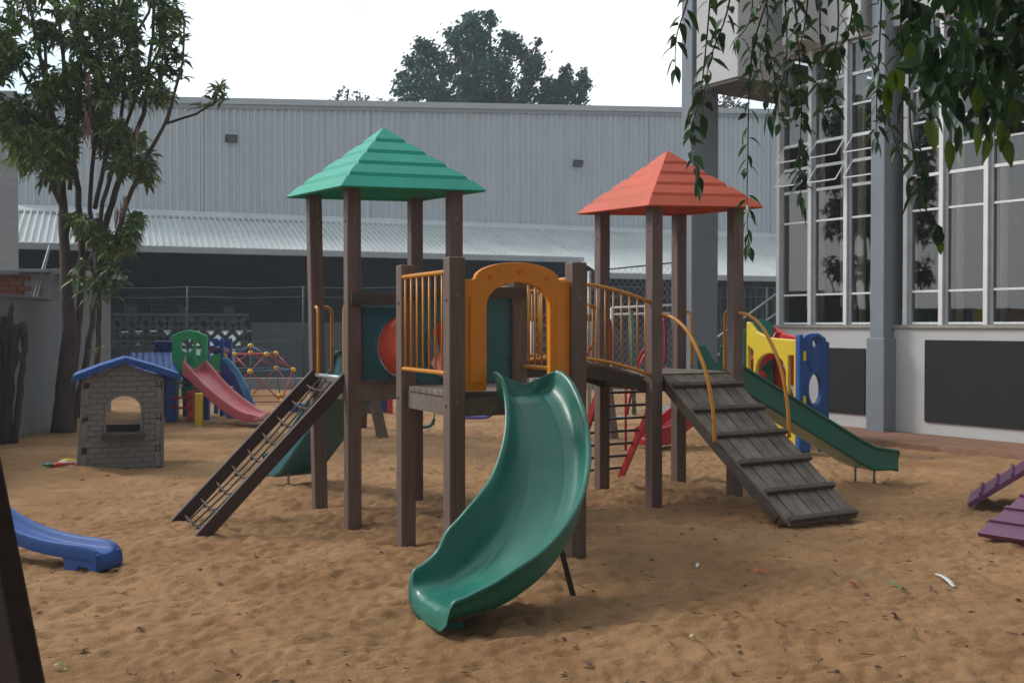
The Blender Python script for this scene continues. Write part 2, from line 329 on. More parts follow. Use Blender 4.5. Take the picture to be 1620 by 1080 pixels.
# arched bridge between the two towers
b0, b1 = (Cc + D) / 2 + u * .04, (I + J) / 2 - u * .04; BL = (b1 - b0).length; bu = (b1 - b0).normalized(); bv = UP.cross(bu)
arc = lambda t, z: b0.lerp(b1, t) + UP * (z + .17 * 4 * t * (1 - t))
m = MB(); n = 17
for i in range(n):
    t0, t1 = (i + .04) / n, (i + .96) / n; q0, q1 = arc(t0, 1.115), arc(t1, 1.115); m.beam(q0, q1, 2 * S2 - .16, .03)
br = m.build('bridge', M_wood, ps, bevel=.003)
for sg in (-1, 1):
    m = MB(); rings = []
    for i in range(17):
        q = arc(i / 16, 1.04) + bv * sg * (S2 - .07); rings.append([q + bv * a * .02 + UP * b * .055 for a, b in ((-1, -1), (1, -1), (1, 1), (-1, 1))])
    m.loft(rings).build('bridge_beam', M_dwood, br, bevel=.003)
railing(D + u * .05, J - u * .05, 1.15, 1.81, 22, v * .0 - v * .02, .17)
railing(Cc + u * .05, I - u * .05, 1.15, 1.77, 22, v * .0, .17)

# orange arch panel between the front posts
fu = (Gp - F).normalized(); O = F + fu * (PW / 2 + .002); W_ = (Gp - F).length - PW - .004
out = [(0, 1.165), (0, 1.905), (.07, 1.907)]
out += [(.40 - .315 * math.cos(a), 1.915 + .112 * math.sin(a)) for a in [math.pi * i / 18 for i in range(19)]]
out += [(W_ - .03, 1.905), (W_, 1.905), (W_, 1.165)]
ins = [(.645, 1.165)] + [(.645, 1.73)] + [(.405 + .24 * math.cos(a), 1.73 + .165 * math.sin(a)) for a in [math.pi * i / 16 for i in range(1, 16)]] + [(.165, 1.73), (.165, 1.165)]
ap = MB().plate([out + ins], .05, O, fu, UP).build('arch_panel', M_orange, ps, bevel=.009, segs=3)
FN = fu.cross(UP)     # towards the camera
for a0, a1 in ((.04, .125), (.685, W_ - .04)):
    m = MB(); m.plate([[(a0, 1.22), (a1, 1.22), (a1, 1.78), (a1 - .015, 1.80), (a0 + .015, 1.80), (a0, 1.78)]], .014, O + FN * .027, fu, UP)
    m.build('moulded_rib', M_orange, ap, bevel=.01, segs=3)
for a, z in ((.19, 1.925), (.41, 1.965), (.62, 1.925)): q = O + fu * a + UP * z; MB().tube([q + FN * .02, q + FN * .034], .018, 12).build('plug', pm('orange_plug', (.80, .17, .01), .5), ap, bevel=.004)

# teal tunnel panels and the red tunnel
def circ(cx, cz, r, n=28): return [(cx + r * math.cos(2 * math.pi * i / n), cz + r * math.sin(2 * math.pi * i / n)) for i in range(n)]
def tunnel_panel(p0, p1, z0, z1, cx, cz, r, off, hdr):
    d = (p1 - p0).normalized(); O = p0 + d * (PW / 2 + .002) + off; W = (p1 - p0).length - PW - .004
    o = MB().plate([[(0, z0), (W, z0), (W, z1), (0, z1)], circ(cx, cz, r)], .03, O, d, UP).build('tunnel_panel', M_teal, ps, bevel=.006, label='teal square panel with a round tunnel opening')
    N = d.cross(UP); seen = set()
    for k in range(5):
        for a, z in ((.025 + (W - .05) * k / 4, z0 + .03), (.025 + (W - .05) * k / 4, z1 - .03), (.025, z0 + .03 + (z1 - z0 - .06) * k / 4), (W - .025, z0 + .03 + (z1 - z0 - .06) * k / 4)):
            if (round(a, 3), round(z, 3)) in seen: continue
            seen.add((round(a, 3), round(z, 3))); q = O + d * a + UP * z; MB().tube([q + N * .012, q + N * .022], .009, 6).build('bolt', M_blackmet, o)
    m = MB(); ring = []
    for i in range(33):
        a = 2 * math.pi * i / 32; q = O + d * (cx + (r + .012) * math.cos(a)) + UP * (cz + (r + .012) * math.sin(a)) + N * .014; ring.append(q)
    m.tube(ring, .014, 6, cap=False).build('tunnel_rim', M_teal, o, smooth=True)
    MB().beam(p0 - d * .03 - N * -0.0 + UP * hdr + N * .075 + off, p1 + d * .03 + UP * hdr + N * .075 + off, .035, .09).build('header_beam', M_dwood, ps, bevel=.005)
    return O + d * cx + UP * cz, N
c1, N1 = tunnel_panel(B, D, 1.09, 1.755, .40, 1.43, .265, V((0, 0, 0)), 1.815)
c2, N2 = tunnel_panel(E, H, 1.165, 1.82, .355, 1.43, .25, V((0, 0, 0)), 1.85)
m = MB(); rings = []
dd = (c2 - c1).normalized(); sd = dd.cross(UP).normalized()
for t, r in [(0, .262), (.25, .262), (.47, .262), (.49, .272), (.51, .272), (.53, .262), (.75, .26), (1, .255)]:
    q = c1.lerp(c2, t); rings.append([q + (sd * math.cos(a) + UP * math.sin(a)) * r for a in [2 * math.pi * i / 40 for i in range(40)]])
m.loft(rings, cap=False).build('tunnel', M_rtube, ps, smooth=True, normals=True)

# curved slide
def worn_slide():
    m = M_green.copy(); m.name = 'worn_green_plastic'; n = m.node_tree.nodes; l = m.node_tree.links; p = n['Principled BSDF']
    src = p.inputs['Base Color'].links[0].from_socket; t = n.new('ShaderNodeTexCoord'); a = n.new('ShaderNodeTexNoise'); a.inputs['Scale'].default_value = 1.6; a.inputs['Detail'].default_value = 12; a.inputs['Roughness'].default_value = .85; l.new(t.outputs['Object'], a.inputs[0])
    r = n.new('ShaderNodeMapRange'); r.inputs[1].default_value = .48; r.inputs[2].default_value = .66; r.inputs[4].default_value = .30; l.new(a.outputs[0], r.inputs[0])
    x = n.new('ShaderNodeMix'); x.data_type = 'RGBA'; l.new(r.outputs[0], x.inputs[0]); l.new(src, x.inputs[6]); x.inputs[7].default_value = (.10, .26, .22, 1); l.new(x.outputs[2], p.inputs['Base Color'])
    q = n.new('ShaderNodeMapRange'); q.inputs[1].default_value = .35; q.inputs[2].default_value = .65; q.inputs[3].default_value = .28; q.inputs[4].default_value = .5; l.new(a.outputs[0], q.inputs[0])
    for k in list(p.inputs['Roughness'].links): l.remove(k)
    l.new(q.outputs[0], p.inputs['Roughness']); return m
M_gr = worn_slide()
S0 = F.lerp(Gp, .54) - v * .03; RAD = .945; ST, EN = .11, .11; LEN = ST + RAD * math.pi / 2 + EN
def cl(s):
    d = s * LEN
    if d < ST: return S0 - v * d, -v
    d -= ST
    if d < RAD * math.pi / 2:
        a = d / RAD; return S0 - v * ST - v * RAD * math.sin(a) - u * RAD * (1 - math.cos(a)), (-v * math.cos(a) - u * math.sin(a))
    d -= RAD * math.pi / 2; return S0 - v * ST - v * RAD - u * RAD - u * d, -u
def interp(x, pts):
    for (a, p), (b, q) in zip(pts, pts[1:]):
        if x <= b: t = (x - a) / (b - a); t = t * t * (3 - 2 * t) if False else t; return p + (q - p) * t
    return pts[-1][1]
def smooth_interp(x, pts):
    return sum(interp(min(1, max(0, x + k)), pts) for k in (-.04, -.02, 0, .02, .04)) / 5
zp = [(0, 1.145), (.07, 1.12), (.2, .945), (.35, .72), (.5, .51), (.75, .225), (.87, .13), (1, .10)]
wl_ = [(0, .15), (.05, .17), (.1, .155), (.25, .15), (.5, .165), (.7, .22), (.83, .245), (.92, .185), (1, .11)]; wr_ = [(0, .15), (.05, .17), (.1, .155), (.25, .16), (.5, .15), (.7, .15), (.83, .16), (.91, .11), (1, .07)]
def section(W, h, hr, th=.028):
    inner = [(-W - .035, h - .02), (-W - .04, h), (-W - .012, h + .008), (-W + .002, h - .01), (-W + .015, h * .5), (-W + .05, .022), (-W + .1, .004)]
    g = [(-.115, 0), (-.108, -.005), (-.101, 0), (0, -.002), (.101, 0), (.108, -.005), (.115, 0)]
    rt = [(W + .035, hr - .02), (W + .04, hr), (W + .012, hr + .008), (W - .002, hr - .01), (W - .015, hr * .5), (W - .05, .022), (W - .1, .004)]
    inner = inner + g + rt[::-1]
    outer = [(W - .02, -.06), (0, -.06), (-W + .02, -.06), ]
    o1 = [(W + .012, hr - .03), (W + .0, .03)] ; o2 = [(-W - .0, .03), (-W - .012, h - .03)]
    return inner + o1 + outer + o2
hl = lambda h: h
rings = []; NS = 46
for i in range(NS + 1):
    s = i / NS; p, d = cl(s); sdv = d.cross(UP).normalized(); z = smooth_interp(s, zp) if s > .04 else interp(s, zp)
    h = smooth_interp(s, wr_); hr = smooth_interp(s, wl_); Wd = interp(s, [(0, .222), (.3, .235), (.6, .26), (.85, .285), (1, .275)])
    s2 = min(1, s + .02); p2, _ = cl(s2); z2 = smooth_interp(s2, zp); tv = (p2 - p) + UP * (z2 - z) if s2 > s else d
    upn = sdv.cross(tv.normalized()).normalized() if tv.length > 1e-5 else UP
    upn = (upn * .6 + UP * .4).normalized()
    roll = .14 * math.sin(math.pi * min(1, max(0, (s - .08) / .84)))   # the bed leans outwards
    # sdv points to the slider's right
    rings.append([V((p.x, p.y, z)) + sdv * a + upn * (b + a * roll) for a, b in section(Wd, hl(h), hr)])
# rounded lip that turns down into the sand
last = rings[-1]; pend, dend = cl(1)
for k, (f, dz, sc_) in enumerate([(.035, -.008, .98), (.06, -.04, .95), (.065, -.12, .93)]):
    c = V((pend.x, pend.y, 0)); sdv = dend.cross(UP)
    rings.append([c + sdv * ((q - c).dot(sdv) * sc_) + dend * f + UP * max(q.z * (1 if k < 1 else (.75 if k < 2 else .3)) + dz * (.6), -.03) for q in last])
sl = MB().loft(rings).build('curved_slide', M_gr, ps, smooth=True, sub=1, label='curved green plastic slide turning to the left')
pa, da = cl(.56); sdr = da.cross(UP)
MB().beam(pa - sdr * .15 + UP * .37, G(914, 944) + UP * -.1, .024, .03).build('support_leg', M_blackmet, sl, bevel=.003)
pb, db = cl(.93)
MB().box(pb + db * .06 - UP * .05, (.24, .09, .11), db.cross(UP)).build('support_leg', M_green, sl, bevel=.01)

# net ladder on the left of the green-roofed tower
m0 = (A - u * .03 - v * .06, G(284, 822)); m1 = (B - u * .03 + v * .06, G(322, 846))
nl = []
t0 = V((m0[0].x, m0[0].y, DK + .02)); t1 = V((m1[0].x, m1[0].y, DK + .02)); g0 = m0[1] - UP * .0; g1 = m1[1]
o = MB().beam(t0, g0 + (g0 - t0).normalized() * .1, .05, .10).build('ladder_beam', M_dr if 'M_dr' in globals() else pm('dark_red_wood', (.055, .03, .03), .6, .25, 8, .2, 60, dirt=.3), ps, bevel=.005)
MB().beam(t1, g1 + (g1 - t1).normalized() * .1, .05, .10).build('ladder_beam', MATS['dark_red_wood'], ps, bevel=.005)
m = MB(); n = 9
for k in range(1, 5):
    f = k / 5; a = t0.lerp(t1, f) + UP * .0; b = g0.lerp(g1, f); pts = [a.lerp(b, i / 12) - UP * (.02 + .05 * math.sin(math.pi * i / 12)) + (t1 - t0) * rnd.uniform(-.01, .01) for i in range(13)]; m.tube(pts, .008, 5)
for i in range(n):
    f = (i + .7) / n; a = t0.lerp(g0, f); b = t1.lerp(g1, f); sag = .02 + .05 * math.sin(math.pi * f)
    pts = [a.lerp(b, k / 6) - UP * (sag * min(1, 3 * k / 6, 3 * (6 - k) / 6)) for k in range(7)]; m.tube(pts, .009, 5)
    for k in range(1, 5): q = a.lerp(b, k / 5) - UP * sag; m.ball(q, .02, 6, 4)
m.build('rope_net', M_rope, ps, smooth=True)
m = MB(); m.tube([t0 - UP * .01, t1 - UP * .01], .02, 8); m.build('net_bar', M_steel, ps, smooth=True)
# grab handles
def bent(pts, r=.016, n=7, name='handrail', par=None):
    # Catmull-Rom smoothing
    q = [V(p) for p in pts]; o = []
    for i in range(len(q) - 1):
        p0, p1, p2, p3 = q[max(0, i - 1)], q[i], q[i + 1], q[min(len(q) - 1, i + 2)]
        for k in range(n):
            t = k / n; o.append(.5 * ((2 * p1) + (p2 - p0) * t + (2 * p0 - 5 * p1 + 4 * p2 - p3) * t * t + (3 * p1 - p0 - 3 * p2 + p3) * t ** 3))
    o.append(q[-1]); return MB().tube(o, r, 8).build(name, M_yel, par or ps, smooth=True)
def handle(p, d, z0=1.17, z1=1.76, reach=.09):
    bent([p + UP * z1, p + d * (reach * .6) + UP * z1, p + d * (reach * .95) + UP * (z1 - .04), p + d * reach + UP * (z1 - .12), p + d * reach + UP * z0], name='grab_handle', r=.015)
handle(A - v * .05 - u * .03, -v, reach=.10); handle(B + v * .05 - u * .03, v, reach=.08)
handle(Cc - u * .05 + v * .05, -u, reach=.12); handle(A + u * .05 + v * .05, u, reach=.1)
handle(K - v * .03 + u * .05, -v, reach=.12, z1=1.74); handle(L - u * .0 + v * .06, v, reach=.1, z1=1.74)

# plank ramp with battens
rt0, rt1 = P(1056, 588, J.y - .02) , P(1172, 583, L.y - .0)
rt0 = J + u * .075 - v * .02 + UP * (DK - .015); rt1 = L - u * .06 - v * .02 + UP * (DK - .015)
rb0, rb1 = G(1250, 829, .03), G(1358, 815, .03)
m = MB(); n = 7
for i in range(n):
    f0, f1 = (i + .05) / n, (i + .95) / n; a, b, c, d = rt0.lerp(rt1, f0), rt0.lerp(rt1, f1), rb0.lerp(rb1, f1), rb0.lerp(rb1, f0)
    N = (b - a).cross(d - a).normalized(); N = N if N.z > 0 else -N; jj = N * rnd.uniform(-.004, .004)
    m.add([a + jj, b + jj, c + jj, d + jj, a - N * .03, b - N * .03, c - N * .03, d - N * .03], [(0, 1, 2, 3), (7, 6, 5, 4), (0, 4, 5, 1), (1, 5, 6, 2), (2, 6, 7, 3), (3, 7, 4, 0)])
rp = m.build('plank_ramp', M_wood, ps, bevel=.004, label='weathered grey plank ramp with battens')
for f in (.09, .27, .45, .635, .815, .985):
    a, b = rt0.lerp(rb0, f), rt1.lerp(rb1, f); d = (b - a).normalized()
    MB().beam(a - d * .0 + N * .02 + d * rnd.uniform(-.02, .02), b + d * rnd.uniform(-.01, .03) + N * .02, .05, .04, N).build('batten', M_dwood, rp, bevel=.008, segs=2)
for sg, (a, b) in enumerate(((rt0, rb0), (rt1, rb1))):
    MB().beam(a - N * .075 + (rt1 - rt0).normalized() * (.03 if sg == 0 else -.03), b - N * .075 + (b - a).normalized() * -.12, .035, .08, N).build('ramp_beam', M_dwood, rp, bevel=.004)
def archrail(p, tgt, z0, name='handrail'):
    a = V((p.x, p.y, z0)); b = tgt; pts = []
    for t in (0, .15, .35, .6, .82, 1):
        q = a.lerp(b, math.sin(t * math.pi / 2)); q.z = b.z + (a.z - b.z) * math.cos(t * math.pi / 2); pts.append(q)
    bent(pts, .017, name=name, par=rp)
archrail(J + u * .05 - v * .04, rt0.lerp(rb0, .47) - (rt1 - rt0).normalized() * .03 - UP * .02, 1.70)
archrail(L + u * .0 - v * .05, rt1.lerp(rb1, .47) + (rt1 - rt0).normalized() * .03 - UP * .02, 1.72)

# straight slides
def straight_slide(name, top, bot, ztop, zbot, w, mat, hw=.15, flat=.3, par=ps, label=None, startflat=.1, rings_n=14, ear=.1):
    d = (bot - top); Ld = d.length; d.normalize(); sdv = d.cross(UP).normalized(); rings = []
    pts = [(0, ztop), (startflat, ztop - .01), (startflat + .1, ztop - .06), (Ld - flat - .1, zbot + .07), (Ld - flat + .05, zbot + .005), (Ld - .02, zbot), (Ld, zbot - .02)]
    for i, (x, z) in enumerate(pts):
        h = hw + (ear if i < 2 else 0); h = h * (.75 if i >= 5 else 1); c = V((top.x, top.y, 0)) + d * x + UP * z; W = w / 2
        sec = [(-W - .03, h - .02), (-W - .03, h + .004), (-W, h + .004), (-W + .01, .03), (-W + .045, 0), (0, -.003), (W - .045, 0), (W - .01, .03), (W, h + .004), (W + .03, h + .004), (W + .03, h - .02), (W + .006, h - .03), (W + .008, -.07), (W - .01, -.085), (-W + .01, -.085), (-W - .008, -.07), (-W - .006, h - .03)]
        rings.append([c + sdv * a + UP * b for a, b in sec])
    return MB().loft(rings).build(name, mat, par, bevel=.006, label=label, smooth=False)
gs_end = P(1412, 744, 11.25); gs = straight_slide('straight_slide', (K + L) / 2 + u * .03, V((3.98, 11.12, 0)), 1.13, .17, .42, M_green, .17, .35, label='straight dark green slide running to the right')
for px, py in ((1353, 752), (1383, 757)): q = G(px, py); MB().tube([V((q.x, q.y, -.1)), V((q.x, q.y, .2))], .014, 8).build('support_leg', M_steel, gs, smooth=True)
ts = straight_slide('straight_slide', (A + Cc) / 2 + v * .03, V((-2.36, 10.85, 0)), 1.10, .15, .46, M_teal, .18, .3, label='straight teal slide behind the net ladder')
q = G(456, 766); MB().tube([V((q.x, q.y, -.1)), V((q.x, q.y, .16))], .013, 8).build('support_leg', M_steel, ts, smooth=True)

# red rung ladder behind the red-roofed tower
lt = [I + u * .09 + v * .07, K - u * .09 + v * .07]; lb = [G(897, 757), G(978, 749)]
lad = MB()
rl = None
for i in (0, 1):
    o = MB().beam(V((lt[i].x, lt[i].y, DK)), V((lb[i].x, lb[i].y, -.1)), .035, .07).build('ladder_stringer', M_redmet, ps, bevel=.004); rl = rl or o
for k in range(8):
    f = (k + .5) / 8; a = V((lt[0].x, lt[0].y, DK - .03)).lerp(V((lb[0].x, lb[0].y, .0)), f); b = V((lt[1].x, lt[1].y, DK - .03)).lerp(V((lb[1].x, lb[1].y, 0)), f)
    MB().tube([a, b], .014, 8).build('rung', M_blackmet, ps, smooth=True)
for i, px in ((0, 966), (1, 1052)):
    o = bent([P(px, 575, 10.8 - .3 * (1 - i)), P(px, 515, 10.8 - .3 * (1 - i)), P(px - 7, 508, 10.85 - .3 * (1 - i)), P(px - 29, 546, 11 - .3 * (1 - i)), P(px - 43, 575, 11.05 - .3 * (1 - i)), P(px - 60, 655, 11.2 - .3 * (1 - i))], .014, name='handrail'); o.data.materials[0] = M_redmet
# ------------------------------------------------------------------ warehouse behind the yard
M_corr = pm('corrugated_grey', (.65, .675, .70), .5, .08, 1.0, stretch=(3, 3, .12), dirt=.12, metal=.0)
M_corrw = pm('corrugated_white', (.60, .62, .62), .55, .10, 1.0, dirt=.1, stretch=(1, 1, 1))
M_dark = pm('shaded_interior', (.014, .020, .028), .9, .2, 1)  # near-black blue puts the deep shade and bluish haze indoors into the colour
M_cap = pm('grey_flashing', (.58, .59, .60), .5, .06, 2, metal=.2)
we = V((.93, .366, 0)).normalized(); wm = V((.366, -.93, 0)).normalized(); W0 = V((-17.13, 36, 0))
def W(s, off=0, z=0): return W0 + we * s + wm * off + UP * z
wh = thing('warehouse', 'long grey corrugated metal warehouse with a white awning roof behind the playground', 'warehouse', W(15))
top = lambda s: 9.33 + .0585 * s
def corr(p0, p1f, n, rib, depth, N):
    """corrugated sheet: p0(i)->bottom point, p1f(i)->top point, trapezoid ribs"""
    m = MB(); vs = []; k = 0; L = []
    for i in range(n):
        for f, d in ((0, 0), (.62, 0), (.70, 1), (.92, 1)):
            s = (i + f) * rib; L.append((s, d * depth))
    for s, d in L: vs += [p0(s) + N * d, p1f(s) + N * d]
    m.add(vs, [(2 * i, 2 * i + 2, 2 * i + 3, 2 * i + 1) for i in range(len(L) - 1)]); return m
corr(lambda s: W(s - .1, 0, 5.68), lambda s: W(s - .1, 0, top(s)), 150, .25, .075, wm).build('corrugated_wall', M_corr, wh, normals=False)
MB().loft([[W(s, a, top(s) + b) for a, b in ((-.3, .0), (.15, .0), (.15, .22), (-.3, .22))] for s in (-.2, 12, 24, 37)]).build('parapet_cap', M_cap, wh)
MB().loft([[W(s, a, top(s) + b) for a, b in ((-.02, -.16), (.10, -.16), (.10, -.002), (-.02, -.002))] for s in (-.2, 37)]).build('flashing', pm('flashing_dark', (.38, .39, .40), .5, .1), wh)
for s in (6.2, 12.4, 18.6, 24.8, 31): MB().loft([[W(s + a, b, z) for a, b in ((-.03, .07), (.03, .07), (.03, .084), (-.03, .084))] for z in (5.8, top(s) - .17)]).build('sheet_joint', M_corr, wh)
# awning: a shorter left part and a longer right part
N1 = (we.cross(W(0, 5, 4.02) - W(0, 0, 5.68))).normalized(); N1 = N1 if N1.z > 0 else -N1
corr(lambda s: W(s + .0, 5, 4.03), lambda s: W(s + .0, 0, 5.66), 95, .20, .10, N1).build('awning_sheet', M_corrw, wh, normals=False)
corr(lambda s: W(s + 19.05, 7, 3.37), lambda s: W(s + 19.05, 0, 5.66), 75, .20, .10, N1).build('awning_sheet', M_corrw, wh, normals=False)
MB().loft([[W(s, a, b) for a, b in ((.02, 5.40), (.75, 5.44), (.75, 5.52), (.07, 5.78), (.02, 5.78))] for s in (-.1, 37)]).build('ridge_flashing', M_corrw, wh)
MB().loft([[W(s, 5 + a, 3.9 + b) for a, b in ((0, 0), (.18, 0), (.2, .20), (.17, .20), (.16, .03), (0, .03))] for s in (-.25, 19.2)]).build('gutter', M_cap, wh, bevel=.01)
MB().loft([[W(s, 7 + a, 3.24 + b) for a, b in ((0, 0), (.18, 0), (.2, .20), (.17, .20), (.16, .03), (0, .03))] for s in (18.95, 36)]).build('gutter', M_cap, wh, bevel=.01)
MB().beam(W(-.18, 5.1, 3.9), W(-.18, 0, 5.7), .08, .3).build('barge_board', M_corrw, wh, bevel=.01)
MB().beam(W(-.1, 5.1, 3.95), W(-.1, 3.4, 3.3), .1, .12).build('bracket', M_corrw, wh)
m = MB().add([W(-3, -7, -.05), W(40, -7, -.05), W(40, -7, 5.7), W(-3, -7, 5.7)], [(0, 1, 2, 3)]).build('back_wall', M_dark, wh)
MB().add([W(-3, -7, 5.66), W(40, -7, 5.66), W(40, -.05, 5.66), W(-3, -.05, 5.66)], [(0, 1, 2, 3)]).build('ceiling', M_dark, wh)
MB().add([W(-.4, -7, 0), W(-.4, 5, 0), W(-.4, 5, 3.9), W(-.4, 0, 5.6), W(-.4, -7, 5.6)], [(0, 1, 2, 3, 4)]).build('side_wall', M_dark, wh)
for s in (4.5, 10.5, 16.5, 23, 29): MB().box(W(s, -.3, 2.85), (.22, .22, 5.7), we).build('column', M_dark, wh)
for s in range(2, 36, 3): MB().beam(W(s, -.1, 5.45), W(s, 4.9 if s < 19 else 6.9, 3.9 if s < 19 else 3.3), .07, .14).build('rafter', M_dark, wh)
# dark sheet painted in as the deep shade under the awning
MB().loft([[W(s, a, b) for a, b in ((-6.95, 2.6), (-6.9, 2.6), (-6.9, 5.6), (-6.95, 5.6))] for s in (-3, 38)]).build('shade_band', M_dark, wh)
for s, w, c in ((3.9, .55, 'w'), (6.0, .3, 'w'), (7.9, .45, 'w'), (13.4, .8, 't'), (14.9, .85, 'y'), (16.3, .8, 'w'), (17.5, .6, 'y')):
    mt = {'w': pm('pale_daylight', (.5, .52, .5), .7, .3, 3), 't': pm('tan_daylight', (.4, .36, .2), .7, .3, 3), 'y': pm('yellow_daylight', (.6, .42, .04), .7, .3, 3)}[c]
    MB().box(W(s, -6.8, 2.05), (w, .08, .75), we).build('daylight_board', mt, wh, bevel=.01)  # coloured boards painted in place of openings with daylight beyond
for px, py, lb in ((365, 221, 'small black floodlight on the grey wall, above the green roof on its left'), (911, 260, 'small black floodlight on the grey wall, just left of the red roof peak')):
    d = ray(px, py); o = V((0, 0, CAMH)); t = (W(0, .05) - o).dot(wm) / d.dot(wm); q = o + d * t
    fl = thing('floodlight', lb, 'floodlight', q, 0, 'floodlights on the warehouse wall')
    n_ = (wm - UP * .5).normalized()
    MB().box(q + wm * .22, (.44, .08, .30), we, n_, we.cross(n_)).build('housing', M_blackmet, fl, bevel=.015)
    MB().box(q + wm * .22 + n_ * .043, (.36, .012, .22), we, n_, we.cross(n_)).build('lens', pm('lamp_lens', (.10, .105, .115), .2, .1), fl, bevel=.004)
    MB().beam(q, q + wm * .2, .05, .05).build('bracket', M_blackmet, fl)
# yard under the awning: low walls, breeze blocks, cars, hedge
yard = structure(MB().box((-2, 33, -.04), (60, 13, .02)).build('car_park', pm('yard_paving', (.09, .09, .095), .9, .2, 2, .2, 40)))
bw = thing('breeze_block_wall', 'pale openwork breeze block wall with diamond openings under the awning', 'wall', (-9, 30.5, 0))
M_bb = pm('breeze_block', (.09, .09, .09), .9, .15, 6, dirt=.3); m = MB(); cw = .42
x0 = -12.8; z0 = 1.02
for i in range(12):
    for j in range(2):
        c = V((x0 + i * cw + cw / 2, 30.5, z0 + j * cw + cw / 2))
        for sx, sz in ((1, 1), (1, -1)): m.beam(c + V((-cw / 2 * sx, 0, -cw / 2 * sz)) * .98, c + V((cw / 2 * sx, 0, cw / 2 * sz)) * .98, .12 - .01 * (sz > 0), .075, V((0, 1, 0)))
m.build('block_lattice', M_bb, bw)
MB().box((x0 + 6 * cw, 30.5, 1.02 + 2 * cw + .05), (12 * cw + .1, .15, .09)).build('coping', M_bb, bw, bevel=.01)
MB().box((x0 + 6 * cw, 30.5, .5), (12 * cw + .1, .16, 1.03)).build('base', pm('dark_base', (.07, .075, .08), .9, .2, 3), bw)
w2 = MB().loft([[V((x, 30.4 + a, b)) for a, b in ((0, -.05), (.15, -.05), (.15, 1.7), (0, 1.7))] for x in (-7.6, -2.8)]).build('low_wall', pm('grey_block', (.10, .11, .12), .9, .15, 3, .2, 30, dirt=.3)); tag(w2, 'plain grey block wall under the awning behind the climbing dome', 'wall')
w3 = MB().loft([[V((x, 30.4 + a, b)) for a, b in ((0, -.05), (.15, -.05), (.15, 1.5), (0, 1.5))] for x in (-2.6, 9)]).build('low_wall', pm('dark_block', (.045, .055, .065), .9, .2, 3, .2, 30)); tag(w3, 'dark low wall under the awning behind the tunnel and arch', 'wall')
def car(x, y, ang, col, label):
    t = thing('parked_car', label, 'car', (x, y, 0), ang, 'cars parked under the awning'); X = V((math.cos(ang), math.sin(ang), 0)); Y = UP.cross(X); O = V((x, y, 0))
    paint = pm('car_paint_' + col, {'white': (.75, .76, .76), 'silver': (.5, .52, .54)}[col], .25, .04, 2, coat=.6); gl = pm('car_glass', (.02, .025, .03), .1, .1)
    body = [(-2.1, .3), (-2.12, .75), (-2.0, .92), (-1.25, .98), (-.75, 1.42), (.75, 1.47), (1.45, 1.0), (2.05, .88), (2.15, .6), (2.1, .3)]
    MB().plate([body], 1.65, O, X, UP).build('body', paint, t, bevel=.06, segs=3)
    for a in ([(-1.1, 1.0), (-.7, 1.36), (-.05, 1.4), (-.05, 1.0)], [(.05, 1.0), (.05, 1.4), (.7, 1.4), (1.28, 1.0)]): MB().plate([a], 1.67, O, X, UP).build('window', gl, t)
    for sx in (-1.3, 1.35):
        for sy in (-1, 1):
            q = O + X * sx + Y * (sy * .74) + UP * .31; w = MB().tube([q - Y * .1, q + Y * .1], .31, 20).build('wheel', M_blackmet, t, bevel=.02); MB().tube([q + Y * sy * .095, q + Y * sy * .112], .18, 12).build('rim', M_steel, w)
    for sy in (-.6, .6): q = O + X * 2.1 + Y * sy + UP * .68; MB().box(q, (.12, .3, .14), X).build('headlight', pm('lamp_lens', (.10, .105, .115), .2), t, bevel=.02)
car(-11.6, 33.0, R(4), 'white', 'white car with curved roof parked behind the breeze block wall, further left'); car(-9.0, 32.2, R(94), 'silver', 'silver car parked behind the right end of the breeze block wall')

# ------------------------------------------------------------------ tall green mesh fence with kerb
kerb = structure(MB().box((-1, 26.8, .06), (34, .35, .4)).build('kerb', M_conc, bevel=.02))
M_fgreen = pm('fence_green', (.035, .07, .065), .5, .15, 5)
fe = thing('mesh_fence', 'tall dark green wire mesh fence on a concrete kerb in front of the warehouse', 'fence', (-4, 27, 0))
for i in range(11): MB().tube([(-14.4 + i * 3.0, 27, .1), (-14.4 + i * 3.0, 27, 2.62)], .03, 6).build('post', M_fgreen, fe, smooth=True)
for z in (2.58, 2.33, 1.2): MB().tube([(-14.4 + .75 * i, 27, z + .02 * math.sin(i * 1.7)) for i in range(41)], .010, 4).build('rail_wire', M_fgreen, fe)
m = MB()
for i in range(260): x = -14.4 + i * .115; m.beam((x, 27.02, .22), (x, 27.02, 2.55), .006, .006, V((0, 1, 0)))
for i in range(20): m.beam((-14.4, 27.03, .25 + i * .118), (15.6, 27.03, .25 + i * .118), .006, .006)
m.build('wire_mesh', M_fgreen, fe)

